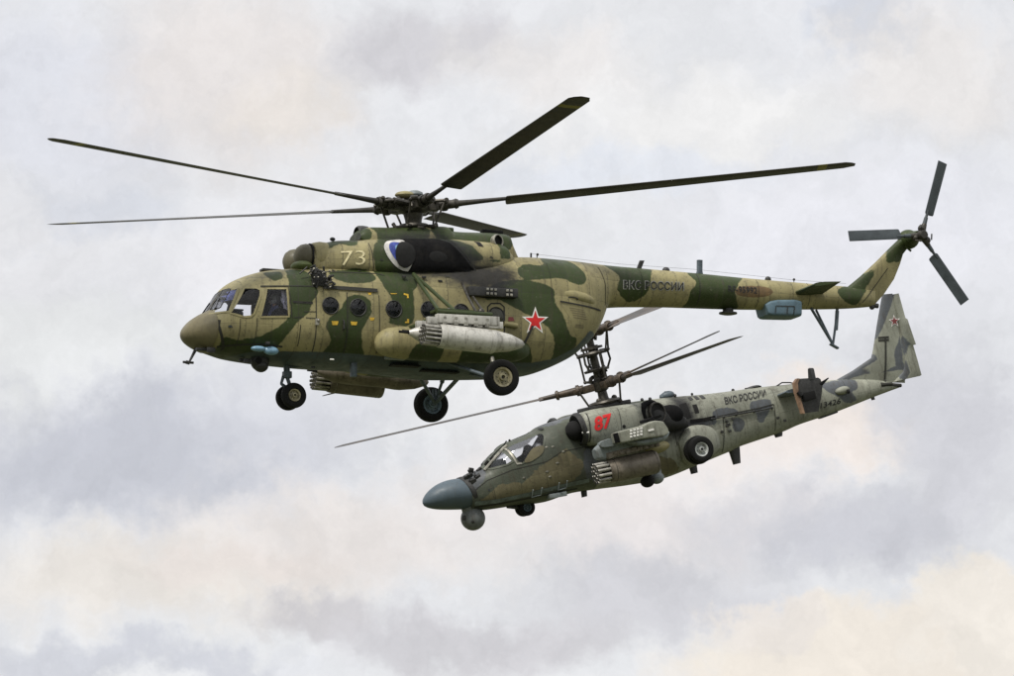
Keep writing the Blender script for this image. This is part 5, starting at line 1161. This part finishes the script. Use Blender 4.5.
# stub wings, pylons, pods
for s_ in (-1, 1):
    def Q(a, b, y): q = P(a, b, -y); q.y = s_ * y; return q
    # wing from body to tip
    r0, r1 = Q(600, 452, .6), Q(654, 436, .6); w0, w1 = Q(597, 446, 2.2), Q(655, 434, 2.2); w2, w3 = Q(600, 445, 2.95), Q(655, 432, 2.95)
    w_ = wing('stub_wing', [(r0, r1, .26), (w0, w1, .24), (w2, w3, .20)], M['ka_blue'], ka, nrm=(0, 0, 1))
    tpod = loft('wingtip_pod', [(q.x, q.z) for q in (Q(612, 434, 3.1), Q(618, 431.5, 3.1), Q(640, 426, 3.1), Q(652, 421, 3.1), Q(662, 421.5, 3.1), Q(668, 430, 3.1))], [(q.x, q.z) for q in (Q(614, 443, 3.1), Q(620, 443.5, 3.1), Q(640, 439.5, 3.1), Q(655, 437.5, 3.1), Q(664, 436, 3.1), Q(668, 433, 3.1))], [(Q(612, 438, 3.1).x, .10), (Q(618, 438, 3.1).x, .17), (Q(650, 432, 3.1).x, .19), (Q(668, 431, 3.1).x, .06)], M['ka_small'], ka, [(0, 9)], zm=.5, step=.08, ring=64, yc=s_ * 3.1, smooth=False)
    for at in ('olive', 'dark', 'soot'): set_attr(tpod, at, np.full(len(tpod.data.vertices), -1.0))
    m = MB()
    for k in range(4):
        for j in range(3): m.box(Q(631 + k * 3.4, 430.6 - k * .8 + j * 3.0, 3.30), (.065, .02, .05), Matrix.Rotation(R(3), 3, 'Y'))
    m.box(Q(651, 430, 3.3), (.16, .02, .05)); split(m.build('flare_cell', M['white'], tpod))
    m = MB(); m.box(Q(616.5, 438, 3.28), (.13, .06, .26), bev=.01); m.build('pod_lamp_housing', M['sootm'], tpod)
    kl = loft('pod_lower_fairing', [(q.x, q.z) for q in (Q(626, 441.5, 2.9), Q(640, 439, 2.9), Q(668, 431.5, 2.9))], [(q.x, q.z) for q in (Q(626, 443, 2.9), Q(636, 446, 2.9), Q(652, 444.5, 2.9), Q(664, 440.5, 2.9), Q(668, 434, 2.9))], [(Q(626, 441, 2.9).x, .05), (Q(640, 441, 2.9).x, .2), (Q(660, 437, 2.9).x, .18), (Q(668, 433, 2.9).x, .06)], M['ka_blue'], ka, [(0, 2.3)], zm=.5, step=.08, ring=32, yc=s_ * 2.95)
    # outboard front fairing of the wing
    fw = loft('wing_nose_fairing', [(q.x, q.z) for q in (Q(595, 449.5, 2.6), Q(599, 445, 2.6), Q(606, 441.5, 2.6), Q(618, 437.5, 2.6), Q(640, 436, 2.6))], [(q.x, q.z) for q in (Q(595, 454, 2.6), Q(598, 459.5, 2.6), Q(604, 460.5, 2.6), Q(625, 453, 2.6), Q(645, 446, 2.6))], [(Q(595, 450, 2.6).x, .14), (Q(600, 450, 2.6).x, .22), (Q(640, 440, 2.6).x, .22)], M['ka_blue'], ka, [(0, 4)], zm=.5, step=.08, ring=36, yc=s_ * 2.5, smooth=False)
    m = MB(); e0, e1 = Q(604, 456.5, 2.55), Q(657, 443.5, 2.55); rt = Matrix.Rotation(-math.atan2(e1.z - e0.z, e1.x - e0.x), 3, 'Y'); m.box((e0 + e1) / 2, ((e1 - e0).length, .36, .16), rt, bev=.03)
    for k in range(9): m.box(e0 + (e1 - e0) * ((k + .5) / 9) + Vector((0, s_ * .19, random.uniform(-.04, .03))), (.10, .05, random.uniform(.05, .14)), rt, bev=.01)
    m.build('weapon_pylon', M['pod'], ka)
    # rocket pod
    a_, c_ = Q(595, 474.5, 2.55), Q(656, 461.5, 2.55); d = c_ - a_; L = d.length; ax_ = d.normalized()
    m = MB(); m.lathe([(.27, .36), (.30, .37), (.31, .42), (.315, .7), (.315, L - .08), (.29, L), (.001, L + .01)], a_, ax_, 40); rp = m.build('rocket_pod', M['podw'] if 'podw' in M else M['pod'], ka)
    m = MB(); m.lathe([(.001, .18), (.21, .18), (.21, .36), (.28, .36), (.28, .40)], a_, ax_, 28); m.build('pod_bulkhead', M['hole'], rp)
    m = MB(); u_ = Vector((0, 1, 0)); w__ = ax_.cross(u_).normalized()
    for rr_, nn_ in ((.245, 12), (.13, 6), (0, 1)):
        for k in range(nn_):
            t_ = 2 * math.pi * (k + .5) / nn_; o_ = a_ + (u_ * math.cos(t_) + w__ * math.sin(t_)) * rr_
            m.lathe([(.042, .42), (.044, .02), (.034, .0), (.03, .12), (.001, .12)], o_, ax_, 10)
    split(m.build('launch_tube', M['podk'], rp))
    m = MB()
    for rr_, nn_ in ((.245, 12), (.13, 6), (0, 1)):
        for k in range(nn_):
            t_ = 2 * math.pi * (k + .5) / nn_; o_ = a_ + (u_ * math.cos(t_) + w__ * math.sin(t_)) * rr_; m.lathe([(.001, -.004), (.038, -.004), (.038, .01)], o_, ax_, 10)
    split(m.build('tube_mouth', M['hole'], rp))
    m = MB()
    for f in (.30, .96): m.lathe([(.313, L * f - .008), (.319, L * f), (.313, L * f + .008)], a_, ax_, 40)
    split(m.build('pod_band', M['hub'], rp))
    # rounded twin sensor heads hanging behind the rocket pod
    for j_, (a1, b1) in enumerate(((647.5, 481.5), (657, 478.0)) if s_ < 0 else ()):
        m = MB(); c1 = Q(a1, b1, 2.2 - j_ * .15); m.ball(c1, (.19, .19, .16), 20); m.tube([c1 + Vector((.02, 0, .05)), c1 + Vector((.06, 0, .42))], [.13, .10], 12); m.build('round_store', M['blk'] if j_ == 0 else M['ka_blue'], ka)
m = MB(); a_ = P(650.5, 419, -1.6); m.box(a_ + Vector((0, 0, .0)), (.62, .12, .08), Matrix.Rotation(R(-4), 3, 'Y'), bev=.03); m.tube([a_, a_ + Vector((.04, 0, -.32))], [.11, .10], 12); m.build('flank_antenna', M['blk'], ka)
# main gear: wheel sits half in its well
q = P(700.5, 449.5, -1.02)
for s_ in (-1, 1):
    wheel('main_wheel', (q.x, s_ * 1.02, q.z), .355, .24, M['rimg'], ka, side=s_, hub_r=.54)
    m = MB(); m.lathe([(.30, 0), (.375, .0), (.385, .05), (.38, .24), (.30, .35)], (q.x, s_ * .90, q.z), (0, -s_, 0), 40); m.lathe([(.001, .10), (.38, .10)], (q.x, s_ * .90, q.z), (0, -s_, 0), 40); gw = m.build('wheel_well', M['hole'], ka)
    fr_ = loft('gear_sponson', [(p_.x, p_.z) for p_ in (P(680, 441, -.8), P(688, 428, -.8), P(700, 424.5, -.8), P(713, 427, -.8), P(722, 436, -.8))], [(p_.x, p_.z) for p_ in (P(680, 455, -.8), P(690, 464, -.8), P(700, 463, -.8), P(712, 457, -.8), P(722, 448, -.8))], [(P(680, 445, -.8).x, .05), (P(690, 445, -.8).x, .22), (P(712, 440, -.8).x, .22), (P(722, 440, -.8).x, .04)], M['ka_small'], ka, [(0, 2.4)], zm=.5, step=.05, ring=40, yc=s_ * .66)
    for at in ('olive', 'dark', 'soot'): set_attr(fr_, at, np.full(len(fr_.data.vertices), -1.0))
m = MB(); m.ball(P(644, 444, -1.3), (.42, .18, .13), 20); m.ball(P(657, 447.5, -.95), (.36, .2, .16), 20); m.build('flank_fairing', M['tanp'], ka)
# blades under and on the boom
def stub(name, a, b, c, d, y=0, w0=.12, w1=.07, col='dark'):
    m = MB(); wing('', [(P(a, b, y) - Vector((w0, 0, 0)), P(a, b, y) + Vector((w0, 0, 0)), w0 * .9), (P(c, d, y) - Vector((w1, 0, 0)), P(c, d, y) + Vector((w1, 0, 0)), w1 * .9)], None, None, mb=m); return m.build(name, M[col], ka)
stub('belly_antenna', 583.5, 487, 584.5, 497, 0, .09, .08); stub('belly_antenna', 692.5, 464, 694.5, 473.5, 0, .12, .10); stub('belly_antenna', 734, 448, 737, 464, 0, .17, .11)
stub('belly_antenna', 778, 432, 779, 437, 0, .14, .10); stub('tail_skid', 872, 396, 873.5, 400, 0, .06, .05)
m = MB(); m.box(P(827, 412.5, 0), (.55, .2, .2), Matrix.Rotation(R(-5), 3, 'Y'), bev=.03); m.build('belly_sensor', M['dark'], ka)
m = MB(); m.ball(P(667.5, 395.5, 0), (.2, .14, .12), 16); m.tube([P(667.5, 396, 0), P(667.5, 391.5, 0)], [.11, .09], 12); m.ball(P(662, 397, 0), .08, 8); m.build('roof_beacon', M['strutb'], ka)
m = MB(); m.ball(P(753, 387.6, 0), (.22, .1, .05), 12); m.tube([P(745, 389, 0), P(761, 386.6, 0)], .03, 6); m.ball(P(733, 390.4, 0), .05, 8); m.ball(P(675, 395.6, -.2), .05, 8); m.ball(P(692, 394.2, -.2), .04, 8); m.ball(P(642, 399.8, -.2), .05, 8); m.ball(P(650, 399, -.2), .05, 8); split(m.build('spine_bump', M['dark'], ka))
m = MB(); m.tube([P(776, 386.5, -.1), P(782, 382.6, -.1), P(790, 382.6, -.1), P(794, 383.6, -.1)], .02, 6); m.build('spine_handle', M['dark'], ka)
m = MB(); m.ball(P(842.5, 390.5, -.28), (.22, .14, .11), 18); tw = m.build('tail_blister', M['ka_small'], ka)
for at in ('olive', 'dark', 'soot'): set_attr(tw, at, np.full(len(tw.data.vertices), -1.0))
m = MB(); m.tube([P(847, 391.5, -.4), P(849, 391.5, -.4)], .06, 12); m.build('blister_mouth', M['hole'], tw)
# fin and rudder
fs = []
for (lx, ly, tx_, ty_, th_) in ((836, 380, 905, 383, .10), (852, 371, 905, 380, .16), (871, 358, 912, 372, .20), (873, 350, 908.5, 353, .20), (877, 325, 900.5, 325, .17), (881.5, 299, 893, 296, .12), (882.5, 294.5, 892.5, 293.5, .06)):
    a_, b_ = P(lx, ly, 0), P(tx_, ty_, 0); a_.y = b_.y = 0; fs.append((a_, b_, th_))
kfin = wing('tail_fin', fs, M['ka_small'], ka)
rs = []
for (lx, ly, tx_, ty_, th_) in ((893, 382, 920, 376, .14), (902, 372, 921.5, 375, .13), (905, 360, 917.5, 360, .12), (900, 345.5, 913.2, 345.2, .10), (900, 344.8, 916, 344.4, .10), (898, 322, 907.5, 319.2, .09), (897, 321, 905.5, 318, .09), (892.5, 294.5, 898.7, 293.3, .05)):
    a_, b_ = P(lx, ly, 0), P(tx_, ty_, 0); a_.y = b_.y = 0; rs.append((a_, b_, th_))
krud = wing('rudder', rs, M['ka_small'], ka, nrm=(0, 1, 0))
FD = [G([(878, 290), (894, 288), (892.5, 300), (891, 309), (884, 322), (878, 334), (872, 330)], 0), G([(903, 326), (912, 330), (916, 340), (906, 347), (901.5, 353), (905, 360), (909, 366), (907.5, 379), (898, 379.5), (896.5, 366.5), (888.7, 357.7), (893, 352), (899, 345), (902, 336)], 0), G([(834, 381), (860, 362), (873, 354), (877, 366), (868, 377), (858, 372), (846, 381)], 0)]
for o_ in (kfin, krud):
    paint(o_, dict(dark=FD, olive=[], soot=[]))
kfb = bvh_of(kfin, krud, kf)
s2 = patch('star_marking', star(894.8, 321, 6.6, 0, .42, -.1), -.08, kfb, M['white'], ka, off=.010, smooth=False)
patch('star_red_field', star(894.8, 321, 5.0, 0, .42, -.1), -.08, kfb, M['redk'], s2, off=.015, smooth=False)
strip('fin_actuator', [(885.5, 337), (885.5, 382)], -.1, .05, kfb, M['line'], kfin, off=.015)
for b_ in (337, 339.8): strip('fin_stencil', [(878.5, b_ + .8), (889, b_)], -.1, .05, kfb, M['line'], kfin, off=.012)
m = MB(); m.tube([P(880, 385.5, -.1), P(901, 385.5, -.05)], [.09, .05], 10); m.tube([P(881, 385, -.15), P(892, 384, -.15)], .05, 8); m.build('tail_cone_light', M['line'], ka)
# stabilizer with end plates
for s_ in (-1, 1):
    def Q(a, b, y): q = P(a, b, -y); q.y = s_ * y; return q
    a0, a1 = Q(777, 396, .3), Q(812, 392, .3); b0, b1 = Q(786, 392, 1.62), Q(816, 386, 1.62)
    sb = wing('stabilizer', [(a0, a1, .12), (b0, b1, .10)], M['strutb'], ka, nrm=(0, 0, 1))
    pl = []
    for (lx, ly, tx_, ty_, th_) in ((802, 413.8, 818.5, 411.4, .05), (799.5, 400, 821.5, 396, .10), (797, 391, 822.5, 386, .11), (796, 381, 820.5, 379, .09), (797, 379, 818, 377.6, .05)):
        pl.append((Q(lx - 1.0, ly, 1.68), Q(tx_, ty_, 1.68), th_))
    ep = wing('end_plate', pl, M['dark'], ka, nrm=(0, 1, 0))
    m = MB()
    rings = []
    for (lx, ly, wd) in ((801.8, 413.9, 3.2), (798.2, 403, 3.6), (794.6, 391, 3.8), (793.6, 383, 4.2), (796.5, 378.8, 3.4)):
        a_ = Q(lx - .8, ly, 1.68); c_ = Q(lx - .8 + wd, ly, 1.68); rings.append([a_ + Vector((-.02, 0, 0)), a_ + Vector((.03, -s_ * -.06, 0)), c_ + Vector((0, s_ * .065, 0)), c_ + Vector((0, -s_ * .065, 0)), a_ + Vector((.03, s_ * -.06, 0))])
    m.grid(rings).build('leading_edge', M['orange'], ep)
    m = MB(); wing('', [(Q(808.5, 380, 1.68), Q(816, 379, 1.68), .10), (Q(808, 369, 1.68), Q(814, 369, 1.68), .09), (Q(809, 368, 1.68), Q(813, 368, 1.68), .04)], None, None, mb=m, nrm=(0, 1, 0)); m.build('plate_antenna', M['dark'], ep) if s_ < 0 else m.b.free()
    m = MB(); wing('', [(Q(819, 383, 1.68), Q(822, 386, 1.68), .04), (Q(828, 377.6, 1.68), Q(829, 378.2, 1.68), .02)], None, None, mb=m); m.tube([Q(798, 392, 1.75), Q(802, 396, 1.8)], .06, 8); m.box(Q(809, 396, 1.76), (.38, .05, .22), bev=.02); m.build('plate_fittings', M['blk'], ep)

# ---- coaxial rotor mast
h1 = P(600.5, 385.5, 0); h1.y = 0; h2 = P(588, 334, 0); h2.y = 0; base = P(607, 409, 0); base.y = 0
up_ = (h2 - h1).normalized()
mast = MB(); mast.tube([base - up_ * .1, base + up_ * .12, h1 - up_ * .35, h1, h2 + up_ * .15], [.27, .19, .135, .12, .095], 20)
mast.lathe([(.34, -.06), (.36, .0), (.30, .05), (.2, .10)], base, up_, 28)
mast = mast.build('rotor_mast', M['hub'], ka)
random.seed(5)
def local_hub(pos, name):
    o = MB(); o.lathe([(.10, -.18), (.19, -.13), (.20, .11), (.14, .17), (.11, .24)], (0, 0, 0), (0, 0, 1), 24)
    return o
q_tilt = Vector((0, 0, 1)).rotation_difference(up_)
def frame_for(pos):
    return pos, (Matrix.Rotation(0, 4, 'Z'))
# lean of the rotor discs found from the tips in the photograph
TILT = Euler((R(0.2), R(-2.6), 0))
hubs = []
for nm, pos in (('lower_rotor_hub', h1), ('upper_rotor_hub', h2)):
    o = local_hub(pos, nm).build(nm, M['hub'], ka); o.location = pos; o.rotation_euler = TILT; hubs.append(o)
KB = None
for hi, (hb, azs) in enumerate(((hubs[0], (178, 58, -62)), (hubs[1], (178, 58, -62)))):
    for k, a in enumerate(azs):
        az_ = a - 20
        fl = -1 if hi == 0 else 1
        b = mk_blade('rotor_blade', .45, 7.2, 1.55, .46, .055, 12 if hi == 0 and k else (3 if hi == 0 else 11), 3.5, 3.0, M['bladek'], hb, az_, tipcut=.6, spar=.075, flip=fl)
        m = MB(); m.box((.34, 0, 0), (.36, .26, .20), bev=.04); m.tube([(.45, 0, .02), (1.15, 0, .06)], [.12, .085], 12)
        m.lathe([(.09, 0), (.13, .02), (.13, .07), (.09, .10)], (1.12, 0, .06), (1, 0, .05), 12); m.lathe([(.10, 0), (.15, .02), (.15, .1), (.1, .12)], (.55, 0, .03), (1, 0, .05), 12)
        m.box((.62, .17, .03), (.26, .14, .12), bev=.02); m.ball((.62, .24, .03), .05, 8)
        g_ = m.build('blade_grip', M['gripk'], hb); g_.rotation_euler = (0, 0, R(az_))
        m = MB(); m.tube([(.60, .24, .0), (.42, .22, -.52)], .028, 8); m.ball((.42, .22, -.52), .05, 8); m.tube([(.42, .22, -.52), (.18, .1, -.50)], .04, 8)
        g_ = m.build('pitch_link', M['hub'], hb); g_.rotation_euler = (0, 0, R(az_))
for (f, r_) in ((.02, .42), (.30, .30), (.62, .40), (.78, .34)):
    pass
def on(f): return h1 + (h2 - h1) * f
m = MB(); m.lathe([(.16, -.04), (.40, -.05), (.44, .0), (.40, .05), (.2, .08)], h1 - up_ * .46, up_, 28); m.lathe([(.16, -.04), (.33, -.04), (.35, .02), (.2, .06)], on(.30), up_, 24); m.lathe([(.15, -.04), (.38, -.05), (.42, .0), (.38, .05), (.16, .06)], on(.62), up_, 28); m.lathe([(.14, -.04), (.30, -.03), (.30, .03), (.14, .05)], on(.72), up_, 24)
split(m.build('swashplate', M['hub'], ka))
m = MB()
for k in range(3):
    a = R(k * 120 + 35); u_ = Vector((math.cos(a), math.sin(a), 0))
    m.tube([on(.12) + u_ * .38, on(.62) + u_ * .38], .030, 8); m.ball(on(.12) + u_ * .38, .05, 8); m.ball(on(.62) + u_ * .38, .05, 8); m.tube([on(.12) + u_ * .38, on(.08)], .035, 8)
    a = R(k * 120 - 30); u_ = Vector((math.cos(a), math.sin(a), 0))
    m.tube([on(.64) + u_ * .36, on(.98) + u_ * .5], .026, 8); m.tube([on(.30) + u_ * .3, on(.45) + u_ * .42, on(.64) + u_ * .4], .03, 8)
    m.tube([base + up_ * .15 + u_ * .22, h1 - up_ * .46 + u_ * .34], .05, 8); m.ball(base + up_ * .25 + u_ * .26, .08, 10)
split(m.build('control_linkage', M['hub'], ka))
m = MB()
for k in range(22):
    f = random.uniform(.1, .95); a = random.uniform(0, 6.28); p_ = on(f) + Vector((math.cos(a), math.sin(a), 0)) * random.uniform(.13, .24); m.box(p_, (random.uniform(.05, .12),) * 2 + (random.uniform(.05, .16),), Euler((0, random.uniform(-.5, .5), a)).to_matrix(), bev=.01)
split(m.build('mast_fitting', M['hub'], ka))
m = MB(); m.box(P(604, 406.5, 0), (1.3, .7, .12), Matrix.Rotation(R(3), 3, 'Y'), bev=.04); m.build('mast_base_fairing', M['dark'], ka)
